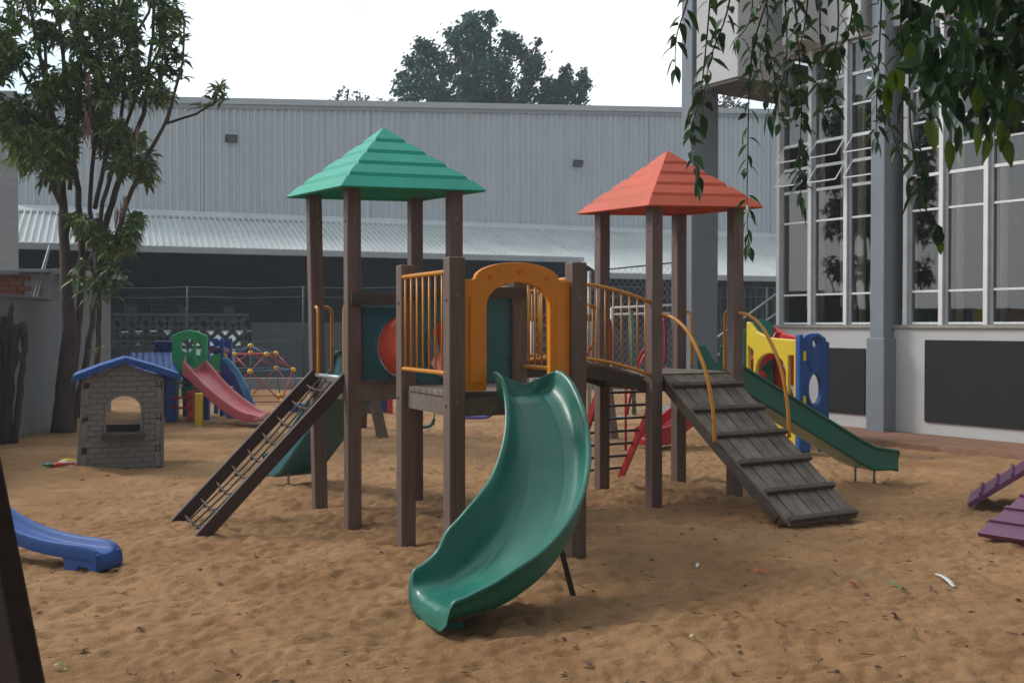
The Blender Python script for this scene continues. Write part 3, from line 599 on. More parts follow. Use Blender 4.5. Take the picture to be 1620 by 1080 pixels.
# ------------------------------------------------------------------ chain link enclosure behind the red tower
cf = thing('chain_link_fence', 'galvanised chain link fence with pipe rails behind the red-roofed tower', 'fence', (2.3, 17.3, 0))
def chain(x0, x1, y0, y1, zt0, zt1, zb, sp, name='chain_mesh', par=cf, mat=M_steel):
    m = MB(); Ln = math.hypot(x1 - x0, y1 - y0); d = V((x1 - x0, y1 - y0, 0)).normalized(); O = V((x0, y0, 0))
    H_ = lambda a: zt0 + (zt1 - zt0) * a / Ln
    n = int((Ln + 3) / sp)
    for sg in (1, -1):
        for i in range(-int(3 / sp), n + int(3 / sp)):
            a = i * sp; pts = []
            # line z = zb + sg*(x-a)*1.25
            K_ = 1.3; lo = max(0, min(Ln, a)); hi = a + sg * (max(zt0, zt1) - zb) / K_
            xs_ = sorted((a, hi)); s0, s1 = max(0, xs_[0]), min(Ln, xs_[1])
            if s1 - s0 < .02: continue
            za, zb_ = zb + sg * (s0 - a) * K_, zb + sg * (s1 - a) * K_
            # clip to sloping top
            for _ in range(1):
                if za > H_(s0): t = (za - H_(s0)) / ((za - H_(s0)) - (zb_ - H_(s1))) if (za - H_(s0)) != (zb_ - H_(s1)) else 1; s0 = s0 + (s1 - s0) * min(1, t); za = zb + sg * (s0 - a) * K_
                if zb_ > H_(s1): t = (H_(s0) - za) / ((H_(s0) - za) + (zb_ - H_(s1)) + 1e-9); s1 = s0 + (s1 - s0) * min(1, max(0, t)); zb_ = zb + sg * (s1 - a) * K_
            if s1 - s0 < .02: continue
            m.beam(O + d * s0 + UP * za + V((0, .004 * sg, 0)), O + d * s1 + UP * zb_ + V((0, .004 * sg, 0)), .0045, .0045, V((0, 1, 0)))
    return m.build(name, mat, par)
chain(1.28, 3.05, 17.3, 17.3, 2.50, 2.68, .06, .10)
for x, zt in ((1.28, 2.5), (3.05, 2.68)): MB().tube([(x, 17.3, -.1), (x, 17.3, zt)], .03, 8).build('post', M_steel, cf, smooth=True)
MB().tube([(1.28, 17.3, 2.5), (3.05, 17.3, 2.68)], .012, 6).build('top_cable', M_blackmet, cf, smooth=True)
MB().tube([(1.28, 17.3, .08), (3.05, 17.3, .08)], .018, 6).build('bottom_rail', M_steel, cf, smooth=True)
gp = thing('goal_frame', 'white pipe goal frame with netting, seen through the arch and the bridge railing', 'goal', (1.2, 19.5, 0))
for a, b in (((.37, 19.5, -.1), (.37, 19.5, 1.78)), ((.37, 19.5, 1.78), (1.45, 19.5, 1.78)), ((1.45, 19.5, 1.78), (1.45, 19.5, -.1))): MB().tube([a, b], .035, 8).build('pipe', pm('white_pipe', (.6, .62, .62), .5, .1), gp, smooth=True)
chain(.40, 1.42, 19.5, 19.5, 1.74, 1.74, .06, .14, 'net', gp, pm('white_pipe', (.6, .62, .62), .5, .1))
gp2 = thing('goal_frame', 'pale pipe frame with two top bars behind the bridge, right of the goal frame', 'goal', (2.6, 20.5, 0))
for a, b in (((1.95, 20.5, 1.95), (3.6, 20.5, 2.02)), ((1.95, 20.5, 1.82), (3.1, 20.5, 1.84)), ((1.95, 20.5, -.1), (1.95, 20.5, 1.95)), ((3.6, 20.5, -.1), (3.6, 20.5, 2.02))): MB().tube([a, b], .022, 8).build('pipe', pm('white_pipe', (.6, .62, .62), .5, .1), gp2, smooth=True)
o = MB().tube([(2.22, 18.9, -.1), (2.16, 18.9, 1.86)], .04, 8).build('fence_post', pm('green_post', (.03, .11, .09), .5), smooth=True); tag(o, 'lone green metal post standing behind the arched bridge', 'post')

# red metal slide behind the red tower
rs = thing('red_slide', 'red metal slide, its foot in the sand behind the red-roofed tower legs', 'slide', (2.4, 13.6, 0))
straight_slide('chute', V((3.6, 14.6, 0)), V((1.72, 13.55, 0)), 1.25, .14, .42, pm('red_plastic', (.42, .018, .02), .4, .1, 3, dirt=.15), .16, .3, par=rs)
for a in (.2, -.2): q = V((3.65, 14.65 + a, 0)); MB().beam(q + V((.5, .25, 0)), q + UP * 1.25, .05, .05).build('leg', M_redmet, rs)
for k in range(4): q = V((4.1 - .11 * k, 14.9 - .05 * k, .25 + .28 * k)); MB().tube([q + V((0, -.2, 0)), q + V((0, .2, 0))], .016, 6).build('rung', M_redmet, rs, smooth=True)
rh = MB().tube([G(990, 712) - UP * .1, P(990, 612, G(990, 712).y), P(992, 603, G(990, 712).y), P(1000, 598, G(990, 712).y + .1), P(1020, 560, G(990, 712).y + .5)], .017, 8).build('red_rail', M_redmet, smooth=True); tag(rh, 'thin bent red pipe standing in the sand behind the rung ladder', 'pipe')

# ------------------------------------------------------------------ glazed building on the right
M_white = pm('white_plaster', (.56, .56, .56), .85, .05, 2, .15, 40, dirt=.12)
M_gblue = pm('blue_grey_paint', (.225, .255, .295), .7, .08, 2, .12, 40, dirt=.1)
M_alu = pm('aluminium', (.80, .80, .79), .35, .08, 4, metal=.05, spec=.6)
M_alud = pm('aluminium_shaded', (.30, .31, .33), .45, .1, 4)  # darker copy of the aluminium paints in the shaded sides of the mullions
M_black = pm('chalkboard_paint', (.011, .011, .012), .8, .25, 1.5, .1, 60)
bd = V((-.68, 1, 0)); bl = bd.length; bdn = bd / bl; bn = V((-1, -.68, 0)).normalized()
def WB(t, z=0, off=0): return V((5.457, 15.26, 0)) + bd * t + bn * off + UP * z
bl_ = thing('school_building', 'white and blue-grey building with tall aluminium windows along the right side', 'building', WB(0))
def slab(t0, t1, z0, z1, o0, o1, name, mat, bevel=0, par=None, label=None):
    return MB().loft([[WB(t, z, o) for z, o in ((z0, o0), (z0, o1), (z1, o1), (z1, o0))] for t in (t0, t1)]).build(name, mat, par or bl_, bevel=bevel, label=label)
slab(1.72, -3.6, -.1, 1.56, -.25, 0, 'lower_wall', M_white)
slab(1.74, -3.6, 1.562, 1.61, -.2, .035, 'sill', pm('stone_sill', (.33, .31, .28), .8, .1, 5, dirt=.3), .008)
for i, (t0, t1, z0, z1) in enumerate(((.887, .27, .27, 1.26), (-.55, -2.6, .25, 1.40))):
    MB().plate([[(a, b) for a, b in ((0, z0), ((t0 - t1) * bl, z0), ((t0 - t1) * bl, z1), (0, z1))]], .03, WB(t0, 0, .012), -bdn, UP).build('chalkboard', M_black, bl_, bevel=.012)
rowsz = [1.62, 2.07, 3.22, 3.70, 4.08, 4.46, 4.92, 5.37, 5.86]
G_win = glassmat('window_glass', refl=.095, clear=.72); G_sash = glassmat('sash_glass', refl=.02, clear=.8, cap=.12)
def window(t0, t1, opened=()):
    fw = .035; w = slab(t0, t0 - .05, 1.612, 5.9, -.10, .015, 'window', M_alu)          # left jamb, the part itself
    slab(t0 - .05, t0 - .10, 1.612, 5.9, -.16, -.02, 'fin', M_alud, par=w)
    for k, z in enumerate(rowsz):
        slab(t0 - .1, t1, z, z + (.045 if k in (3, 7) else .03), -.1, -.03, 'transom', M_alu, par=w)
    for k in range(len(rowsz) - 1):
        za, zb = rowsz[k] + .031, rowsz[k + 1] - .001; a, b = t0 - .1, t1
        if k in opened:
            hinge = WB(a - .01, zb - .01, -.02), WB(b + .01, zb - .01, -.02); dn = (bn * .62 - UP * .78).normalized(); ln = zb - za - .02
            p = [hinge[0], hinge[1], hinge[1] + dn * ln, hinge[0] + dn * ln]
            MB().add(p, [(0, 1, 2, 3)]).build('pane', G_sash, w, normals=False)
            m = MB(); 
            for i, j in ((0, 1), (1, 2), (2, 3), (3, 0)): m.beam(p[i], p[j], .018, .014, bn)
            m.build('sash', M_alu, w)
        else:
            MB().add([WB(a, za, -.06), WB(b, za, -.06), WB(b, zb, -.06), WB(a, zb, -.06)], [(0, 1, 2, 3)]).build('pane', G_win, w, normals=False)
window(1.70, 1.17, (3, 4)); window(1.17, .61, (3, 4)); window(.61, .05, (3, 4))
window(-.25, -.72); window(-.72, -1.27); window(-1.27, -1.82, (4,)); window(-1.82, -2.4, (4,)); window(-2.4, -3.0)
# pillars
def pillar(cx, cy, Ld, Mn, zt, plinth):
    c = V((cx, cy, 0)); q = [c, c + bdn * Ld, c + bdn * Ld - bn * Mn, c - bn * Mn]
    o = MB().loft([[p + UP * z for p in q] for z in (-.1, zt)]).build('pillar', M_gblue, bl_, bevel=.012)
    if plinth:
        e = .035; q = [c + bn * e - bdn * e, c + bdn * (Ld + e) + bn * e, c + bdn * (Ld + e) - bn * Mn, c - bdn * e - bn * Mn]
        MB().loft([[p + UP * z for p in q] for z in (-.1, 1.42)]).build('plinth', M_gblue, o, bevel=.012)
pillar(5.345, 15.0, .235, .42, 9.2, True); pillar(2.926, 17.0, .25, .60, 9.5, False)
# upper floor: fascia and overhang
slab(2.6, -3.8, 5.905, 9.4, -.3, .06, 'fascia', M_white)
ov = slab(2.30, 1.55, 5.45, 9.4, .061, 1.1, 'overhang', M_white, .01)
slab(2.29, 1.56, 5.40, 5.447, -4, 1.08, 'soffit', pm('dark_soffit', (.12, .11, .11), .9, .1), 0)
slab(1.30, .95, 5.95, 9.4, .062, .45, 'rib', M_white, .01); slab(.35, .15, 5.95, 9.4, .062, .35, 'rib', M_white, .01)
slab(-.9, -1.1, 5.95, 9.4, .062, .35, 'rib', M_white, .01)
# room behind the glass
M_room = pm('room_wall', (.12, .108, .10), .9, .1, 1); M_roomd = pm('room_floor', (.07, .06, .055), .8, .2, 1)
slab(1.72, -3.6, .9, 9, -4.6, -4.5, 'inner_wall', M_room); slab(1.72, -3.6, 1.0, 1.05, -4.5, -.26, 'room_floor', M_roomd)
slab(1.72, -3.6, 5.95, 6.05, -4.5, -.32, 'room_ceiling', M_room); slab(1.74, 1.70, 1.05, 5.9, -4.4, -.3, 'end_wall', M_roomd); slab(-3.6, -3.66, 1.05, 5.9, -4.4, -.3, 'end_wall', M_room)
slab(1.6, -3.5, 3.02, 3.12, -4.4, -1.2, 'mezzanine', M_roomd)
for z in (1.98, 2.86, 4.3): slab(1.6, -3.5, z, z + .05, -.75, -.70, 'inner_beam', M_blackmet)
for t, o in ((1.17, -.32), (.53, -.32), (-.50, -.8), (-.83, -.30), (-1.36, -.30), (-2.0, -.3)): MB().tube([WB(t, 1.05, o), WB(t, 5.9, o)], .05, 12).build('inner_column', pm('cream_pipe', (.78, .66, .50), .6, .1), bl_, smooth=True)
for t, w in ((1.5, .2), (.95, .3), (.35, .22), (-.45, .2), (-1.1, .12), (-1.7, .3), (-2.2, .15)): slab(t, t - w, 1.9, 5.6, -.5, -.44, 'curtain', pm('curtain', (.55, .5, .44), .9, .15, 8, stretch=(8, 8, .3)))
for t, c in ((.5, (.02, .12, .35)), (.15, (.02, .25, .18)), (-.6, (.03, .15, .4)), (-.75, (.7, .45, .02)), (-1.85, (.75, .5, .02)), (-1.3, (.4, .2, .08))):
    sh = [(-.22, 1.05), (-.22, 1.8), (-.12, 1.88), (.16, 1.8), (.22, 1.5), (.22, 1.05)]
    MB().plate([sh], .3, WB(t, 0, -1.0), -bdn, UP).build('toy_box', pm('toy_%d' % int(abs(t) * 100 + (t < 0)), c, .5), bl_, bevel=.04, segs=3)
# paved strip at the building's foot
pav = MB(); pt = []
for i in range(13):
    t = 2.2 - i * .5; pt.append([WB(t, -.12, .0), WB(t, .075, .0), WB(t, .07, 1.15 + .05 * math.sin(i * 2.1)), WB(t, -.12, 1.2)])
pv = structure(pav.loft(pt).build('path', pm('red_pavers', (.23, .115, .07), .9, .22, 4, .3, 50, dirt=.35), bevel=.01))
# stair with handrails behind the far pillar
st = thing('stairs', 'concrete steps with grey pipe handrails beside the far pillar', 'stairs', (3.5, 18.2, 0))
def stp(i): return V((2.75 + i * .26, 18.3, 0))
for i in range(9): MB().box(stp(i) + UP * (.085 + .17 * i) , (.30, 1.1, .17 ), V((1, 0, 0))).build('step', M_conc, st, bevel=.01)
for a, b in (((1095, 563), (1240, 457)), ((1110, 580), (1240, 488))): MB().tube([P(*a, 17.7), P(*b, 17.7)], .02, 8).build('handrail', M_steel, st, smooth=True)
for px, py in ((1100, 560), (1170, 509), (1236, 460)): q = P(px, py, 17.7); MB().tube([V((q.x, q.y, -.1)), q], .018, 8).build('baluster', M_steel, st, smooth=True)
bf = thing('bar_fence', 'dark vertical bar fence between the far pillar and the glazed building', 'fence', (4.8, 24, 0))
MB().beam((3.9, 24, 2.5), (8.5, 24, 2.5), .04, .04).build('rail', M_blackmet, bf); MB().beam((3.9, 24, .3), (8.5, 24, .3), .04, .04).build('rail', M_blackmet, bf)
m = MB()
for i in range(34): MB().tube([(4.0 + i * .135, 24, .1), (4.0 + i * .135, 24, 2.48)], .012, 5).build('bar', M_fgreen, bf)

# ------------------------------------------------------------------ left boundary
lw = thing('boundary_wall', 'plain grey rendered wall along the left edge of the sand', 'wall', (-7.3, 15.5, 0))
M_gw = pm('grey_render', (.19, .20, .215), .85, .08, 1.5, .15, 40, dirt=.25)
MB().loft([[V((a, y, z)) for a, z in ((x, -.2), (x, 2.0), (x - .2, 2.0), (x - .2, -.2))] for x, y in ((-7.05, 9), (-7.19, 15.1), (-7.42, 17.6))]).build('wall_panel', M_gw, lw)
MB().loft([[V((x + a, y, z)) for a, z in ((.03, 2.0), (.03, 2.04), (-.23, 2.04), (-.23, 2.0))] for x, y in ((-7.05, 9), (-7.19, 15.1), (-7.33, 16.6))]).build('coping', M_gw, lw, bevel=.005)
ob = thing('outbuilding', 'low grey outbuilding with patches of bare red brick above the boundary wall', 'outbuilding', (-8, 18.4, 0))
MB().loft([[V((x, y, z)) for x, y in ((-7.55, 17.0), (-7.62, 19.8), (-11, 19.8), (-11, 17.0))] for z in (-.1, 2.45)]).build('wall', M_gw, ob)
m = MB(); Mbrick = pm('old_brick', (.16, .05, .035), .9, .3, 8, .3, 60, island=.3)
for j in range(5):
    for i in range(14): m.box((-7.95 - i * .22 - (j % 2) * .11, 16.985, 2.04 + j * .082), (.21, .03, .072))
m.build('brickwork', Mbrick, ob); MB().box((-9.35, 16.96, 2.49), (3.8, .3, .05)).build('coping', M_gblue, ob, bevel=.005)
MB().box((-7.48, 18.6, 2.50), (.3, 2.6, .09)).build('coping', pm('stone_sill', (.33, .31, .28)), ob, bevel=.005)
MB().beam(P(52, 476, 16.9), P(79, 388, 17.2), .03, .03).build('conduit', M_steel, ob); MB().beam(P(57, 476, 16.9), P(80, 388, 17.2), .02, .02).build('conduit', M_steel, ob)
gr = MB()
fr = MB().box(P(90, 462, 19.86) , (.42, .06, .8)).build('barred_window', M_dark, ob)
for i in range(4): q = P(84 + 4 * i, 462, 19.8); MB().box(q, (.015, .015, .8)).build('bar', M_steel, fr)
nb = MB().loft([[V((x, y, z)) for x, y in ((-24, 25), (-12.0, 25.4), (-14.6, 30.5), (-24, 30.5))] for z in (-.1, 7.3)]).build('neighbour_building', pm('grey_brick_paint', (.30, .31, .33), .85, .08, 2, .4, 12, stretch=(1, 1, 5)), bevel=.02); tag(nb, 'plain tall pale grey building at the far left edge, beside the warehouse', 'building')

# ------------------------------------------------------------------ small brick playhouse with a blue roof
M_pgrey = pm('grey_plastic', (.20, .19, .185), .6, .08, 3, .08, 90, dirt=.3); M_pbrown = pm('brown_plastic', (.075, .05, .042), .55, .1, 3)
M_blue = pm('blue_plastic', (.014, .08, .32), .5, .08, 3, .04, 100, dirt=.12)
M_dgrey = pm('slot_dark', (.03, .025, .025), .8, .1)
hb = G(190, 739); PA = R(21); hx = V((math.cos(PA), math.sin(PA), 0)); hy = V((-math.sin(PA), math.cos(PA), 0)); HO = V((hb.x, hb.y, -.02)); HS = 1.0
ph = thing('playhouse', 'small grey plastic brick playhouse with a blue gabled roof and arched window', 'playhouse', HO)
tz = UP + hx * .035   # it leans a little
tz = tz
def hp(a, z, b=0): return HO + hx * a * (1 - .02 * z) + tz * z + hy * b
def hplate(loops, t, b, name, mat, par=ph, bevel=.006): return MB().plate(loops, t, HO + hy * b, hx, tz).build(name, mat, par, bevel=bevel)
archw = [(-.18, .42), (.18, .42), (.18, .66)] + [(.18 * math.cos(a), .66 + .17 * math.sin(a)) for a in [math.pi * i / 12 for i in range(1, 12)]] + [(-.18, .66)]
archw = [(a + .02, b) for a, b in archw]
gable = [(-.46, 0), (.47, 0), (.44, 1.02), (0.02, 1.19), (-.42, 1.02)]
fw = hplate([gable, archw], .04, 0, 'front_wall', M_pgrey)
m = MB(); bh = .0615
def inside(a, z):
    if abs(a - .02) < .195 and z < .67 and z > .39: return True
    return (a - .02) ** 2 / .195 ** 2 + (z - .66) ** 2 / .185 ** 2 < 1 and z > .6
for j in range(19):
    z0 = .012 + j * bh; z1 = z0 + bh - .010; x = -.40 + (.07 if j % 2 else 0); lim = .40 if z1 < 1.0 else (1.19 - z1) * 2.3
    while x < .41:
        a, b = max(x, -lim), min(x + .133, lim + .02, .42)
        # clip at the window
        segs_ = [(a, b)]
        if any(inside(.02, z) for z in (z0, z1)) or .39 < z1 < .85:
            zz = min(max(z0, z1 if z1 < .66 else z0), .82); hw_ = .205 if zz < .67 else .205 * math.sqrt(max(0, 1 - ((zz - .66) / .195) ** 2))
            if z0 > .4 - bh and z0 < .85: segs_ = [(a, min(b, .02 - hw_)), (max(a, .02 + hw_), b)]
        for s0, s1 in segs_:
            if s1 - s0 > .025: c = hp((s0 + s1) / 2, (z0 + z1) / 2, -.022); m.box(c, (s1 - s0 - .010, .017, z1 - z0 - .003), hx, hy, tz)
        x += .141
m.build('brick_courses', M_pgrey, fw, bevel=.003)
for sx in (-.385, .40):
    for z in (.10, .44, .82): MB().box(hp(sx - (.0 if sx < 0 else 0), z, -.028), (.06, .02, .17), hx, hy, tz).build('corner_block', M_pgrey, fw, bevel=.006); MB().box(hp(sx + .0, z + .125, -.0235), (.055, .012, .07), hx, hy, tz).build('slot', M_dgrey, fw)
fr_ = [(.02 + (a - .02) * 1.12, .42 + (b - .42) * 1.06) for a, b in archw]
MB().plate([fr_, archw], .03, HO - hy * .022, hx, tz).build('window_frame', M_pgrey, fw, bevel=.004)
MB().box(hp(.02, .385, -.07), (.46, .12, .06), hx, hy, tz).build('window_shelf', M_pbrown, fw, bevel=.01)
hplate([[(-.40, 0), (.40, 0), (.40, .45), (-.40, .45)]], .04, .68, 'back_wall', M_pbrown)
for sx in (-.42, .42): MB().plate([[(0.025, 0), (.66, 0), (.66, .98), (.025, .98)], [(.2, .4), (.5, .4), (.5, .8), (.2, .8)]], .03, HO + hx * sx, hy, tz).build('side_wall', M_pgrey, ph, bevel=.004)
for sx in (-1, 1):
    e = V((0, 0, 0)); a0 = .02; rings = []
    ex = .57 if sx < 0 else .62
    for b in (-.10, .76):
        rings.append([hp(.02, 1.20, b), hp(.02, 1.265, b), hp(.02 + sx * ex * .5, 1.175, b), hp(.02 + sx * ex * .97, 1.07, b), hp(.02 + sx * ex, .99, b), hp(.02 + sx * ex * .95, 1.0, b)])
    MB().loft(rings).build('roof_slope', M_blue, ph, bevel=.01)

# blue tiled shelter and plastic play tower behind it
M_lgreen = pm('bright_green_plastic', (.03, .42, .16), .38, .08, 3, dirt=.1); M_pink = pm('faded_red_plastic', (.46, .10, .12), .35, .15, 2.5, dirt=.15); M_yelp = pm('yellow_plastic', (.72, .52, .03), .4, .08, 3, dirt=.12)
M_red = pm('red_plastic2', (.55, .03, .03), .4, .08, 3, dirt=.1); M_bteal = pm('blue_teal_plastic', (.02, .13, .28), .4, .1, 3); M_navy = pm('navy_plastic', (.02, .05, .22), .45, .1, 3); M_purple = pm('purple_plastic', (.14, .042, .105), .4, .12, 3, dirt=.15)
sh = thing('tiled_play_shelter', 'blue plastic play shelter with a tiled roof behind the brick playhouse', 'play shelter', (-6.1, 17.5, 0))
q0, q1 = P(205, 561, 18.4), P(276, 561, 18.4); q2, q3 = P(283, 594, 17.6), P(195, 594, 17.6)
m = MB(); rings = []; nn = 36
for i in range(nn + 1):
    f = i / nn; r = []
    for j in range(17):
        g = j / 16; p = q0.lerp(q1, f).lerp(q3.lerp(q2, f), g); bumpz = .028 * abs(math.sin(f * math.pi * 7)) + .02 * (1 - (g * 4 % 1)); r.append(p + UP * bumpz)
    rings.append(r)
m.loft(rings, closed=False, cap=False); o = m.build('tiled_roof', M_blue, sh, normals=False); sm = o.modifiers.new('s', 'SOLIDIFY'); sm.thickness = .03
for px, dy in ((272, 0), (236, 0)): a = G(px, 663); MB().box(V((a.x, a.y, .36)), (.17, .14, .80)).build('leg', M_blue, sh, bevel=.02); MB().box(V((a.x, a.y + .9, .42)), (.17, .14, .90)).build('leg', M_blue, sh, bevel=.02)
pt = thing('plastic_play_tower', 'plastic play tower with green window panel, faded red slide and blue climbing wall', 'play tower', (-5.2, 17.9, 0))
DY = 18.0; SP = FPX / DY
def q_(px, py, y=DY): return P(px, py, y)
gO = P(300, 590, DY); gO = V((gO.x, DY, 0)); X1 = V((1, 0, 0)); sc_ = 1 / SP
zz = lambda py: P(810, py, DY).z
gp_ = [(-27 * sc_, zz(592)), (28 * sc_, zz(592)), (28 * sc_, zz(531)), (12 * sc_, zz(524)), (0, zz(522)), (-12 * sc_, zz(524)), (-27 * sc_, zz(531))]
win1 = circ(-3 * sc_, zz(546), 10.5 * sc_, 20); win2 = [(10 * sc_, zz(570)), (16 * sc_, zz(570)), (20 * sc_, zz(548)), (16 * sc_, zz(536)), (10 * sc_, zz(545))]
win3 = [(-10 * sc_, zz(580)), (6 * sc_, zz(580)), (6 * sc_, zz(563)), (-8 * sc_, zz(561))]
MB().plate([gp_, win1, win2, win3], .07, gO, X1, UP).build('window_panel', M_lgreen, pt, bevel=.01)
for px in (276, 325): a = P(px, 600, DY); MB().box(V((a.x, DY + .06, .52)), (.10, .1, 1.3)).build('corner_post', M_lgreen if px < 300 else M_blue, pt, bevel=.02)
MB().box(V((gO.x, DY + .42, zz(592))), (.62, .75, .06)).build('platform', M_red, pt, bevel=.01)
MB().plate([[(-.30, zz(592)), (.32, zz(592)), (.32, zz(560)), (.1, zz(566)), (-.3, zz(560))]], .05, gO + V((0, .8, 0)), X1, UP).build('back_panel', M_lgreen, pt, bevel=.01)
MB().plate([[(-.0, zz(592)), (.12, zz(592)), (.15, zz(545)), (.08, zz(540))]], .05, gO + V((0, .5, 0)), X1, UP).build('side_panel', M_red, pt, bevel=.01)
a = P(262, 541, 18.6); b = P(262, 600, 18.6)
m = MB().box(V((a.x, 18.6, 1.12)), (.38, .08, .42)).build('blue_panel', M_navy, pt, bevel=.015)
for i in range(6): MB().box(V((a.x - .155 + i * .062, 18.545, 1.12)), (.028, .03, .38)).build('rib', M_navy, m, bevel=.006)
# blue side tower
a = G(340, 655); bx = a.x
for dx in (-.13, .13):
    for dy in (0, .55): MB().box(V((bx + dx, a.y + dy, .62)), (.075, .09, 1.5)).build('tower_post', M_blue, pt, bevel=.015)
for z in (.98, .86, .73): MB().box(V((bx, a.y - .02, z)), (.30, .06, .035)).build('tower_rung', M_blue, pt, bevel=.008)
tp = [(-.16, 1.08), (.16, 1.08), (.16, 1.26), (.07, 1.33), (-.07, 1.33), (-.16, 1.26)]
MB().plate([tp, circ(0, 1.17, .06, 12)], .06, V((bx, a.y + .55, 0)), X1, UP).build('tower_panel', M_navy, pt, bevel=.01)
MB().loft([[V((bx, a.y + .2, 1.10)) + V((.17 * math.cos(t), y, .12 * math.sin(t) + dz)) for t in [math.pi * i / 10 for i in range(11)]] + [V((bx, a.y + .2, 1.10)) + V((.145 * math.cos(t), y, .10 * math.sin(t) + dz - .01)) for t in [math.pi * i / 10 for i in range(10, -1, -1)]] for y, dz in ((-.25, 0), (.25, 0))]).build('tower_hood', M_purple, pt)
pl_ = [(-.15, .0), (-.09, .0), (-.09, .28)] + [(.09 * -math.cos(t), .28 + .09 * math.sin(t)) for t in [math.pi * i / 8 for i in range(1, 8)]] + [(.09, .28), (.09, 0), (.15, 0), (.15, .62), (-.15, .62)]
MB().plate([pl_], .05, V((bx, a.y, 0)), X1, UP).build('arch_panel', M_blue, pt, bevel=.01)
# curved climbing wall
cwp = [P(355, 566, 17.9), P(372, 585, 17.8), P(388, 615, 17.6), P(397, 640, 17.5), P(402, 660, 17.4)]
rings = [[p + V(d) for d in ((-.04, -.04, 0), (.06, -.04, 0), (.06, .04, 0), (-.04, .04, 0))] for p in cwp]
MB().loft(rings).build('climbing_rail', M_bteal, pt, bevel=.01)
m = MB().add([P(350, 575, 17.95), P(357, 572, 17.9), P(375, 596, 17.8), P(390, 630, 17.65), P(398, 662, 17.5), P(360, 662, 17.6), P(350, 640, 17.8)], [(0, 1, 2, 3, 4, 5, 6)]); o = m.build('climbing_wall', M_navy, pt, normals=False); sm = o.modifiers.new('s', 'SOLIDIFY'); sm.thickness = .04
for px, py in ((357, 609), (367, 612), (367, 624), (379, 629), (362, 636), (388, 645), (375, 640)): c = P(px, py, 17.62); MB().ball(c, .022, 8, 5, (1.3, 1, .7)).build('hand_hold', pm('pale_hold', (.6, .6, .6), .5), o, smooth=True)
# faded red slide
sp0, sp1 = P(308, 587, 17.75), G(402, 666); pts = [(308, 588, 17.75), (320, 596, 17.6), (336, 614, 17.4), (355, 632, 17.2), (378, 649, 17.0), (396, 658, 16.85), (412, 660, 16.75)]
rings = []
for i, (px, py, y) in enumerate(pts):
    c = P(px, py, y); n0 = P(*pts[max(0, i - 1)]); n1 = P(*pts[min(len(pts) - 1, i + 1)]); d = n1 - n0; d.z = 0; d.normalize(); s_ = d.cross(UP).normalized(); h = (.2, .14, .13, .13, .12, .09, .07)[i]; W2 = .2
    # the slider's right faces the camera
    rings.append([c + s_ * a + UP * b for a, b in ((-W2 - .03, h), (-W2, h), (-W2 + .03, .02), (0, 0), (W2 - .03, .02), (W2, h), (W2 + .03, h), (W2 + .035, -.06), (W2 - .02, -.07), (-W2 + .02, -.07), (-W2 - .035, -.06))])
MB().loft(rings).build('slide', M_pink, pt, bevel=.01, sub=1, smooth=True)
a = G(315, 671); MB().box(V((a.x, a.y, .2)), (.11, .11, .62)).build('leg', M_yelp, pt, bevel=.015)
for py in (600, 624, 640): MB().tube([P(270, py + 5, 17.6), P(308, py + 5, 17.6)], .02, 8).build('crossbar', M_redmet if py != 600 else M_dwood, pt, smooth=True)
MB().box(V((P(304, 640, 17.8).x, 17.8, .25)), (.09, .35, .5)).build('foot', M_red, pt, bevel=.02)
MB().plate([[(-.3, .3), (.3, .3), (.25, .5), (-.3, .52)]], .05, V((gO.x, DY + .5, 0)), X1, UP).build('lower_panel', M_lgreen, pt, bevel=.01)

# ------------------------------------------------------------------ geodesic climbing dome
dc = G(408, 630); dc = V((dc.x, 22.3, 0)); dm = thing('climbing_dome', 'geodesic climbing dome of red and blue bars with yellow ball joints', 'climbing dome', dc)
M_rbar = pm('red_bar', (.42, .04, .045), .45, .1); M_bbar = pm('blue_bar', (.06, .13, .24), .45, .1); M_yball = pm('yellow_joint', (.78, .46, .03), .4, .08, 4)
rg = [[dc + V((0, 0, 1.17))], [], [], []]
for k in range(5): a = 2 * math.pi * k / 5 + .55; rg[1].append(dc + V((.56 * math.cos(a), .56 * math.sin(a), 1.0)))
for k in range(5): a = 2 * math.pi * (k + .5) / 5 + .55; rg[2].append(dc + V((.93 * math.cos(a), .93 * math.sin(a), .66)))
for k in range(10): a = 2 * math.pi * (k + .0) / 10 + .55; rg[3].append(dc + V((1.07 * math.cos(a), 1.07 * math.sin(a), .04 if k % 2 else .03)))
def bar(a, b, mt): MB().tube([a, b], .013, 6).build('bar', mt, dm, smooth=True)
for k in range(5):
    bar(rg[0][0], rg[1][k], M_bbar); bar(rg[1][k], rg[1][(k + 1) % 5], M_rbar); bar(rg[1][k], rg[2][k], M_rbar); bar(rg[1][(k + 1) % 5], rg[2][k], M_rbar)
    bar(rg[2][k], rg[2][(k + 1) % 5], M_bbar)
    bar(rg[2][k], rg[3][2 * k], M_rbar); bar(rg[2][k], rg[3][2 * k + 1], M_bbar); bar(rg[2][k], rg[3][(2 * k + 2) % 10], M_rbar); bar(rg[1][k], rg[2][(k - 1) % 5], M_rbar) if False else None
for k in range(10): bar(rg[3][k], rg[3][(k + 1) % 10], M_rbar)
for r in rg:
    for p in r: MB().ball(p, .062, 12, 8, (1, 1, .85)).build('ball_joint', M_yball, dm, smooth=True)

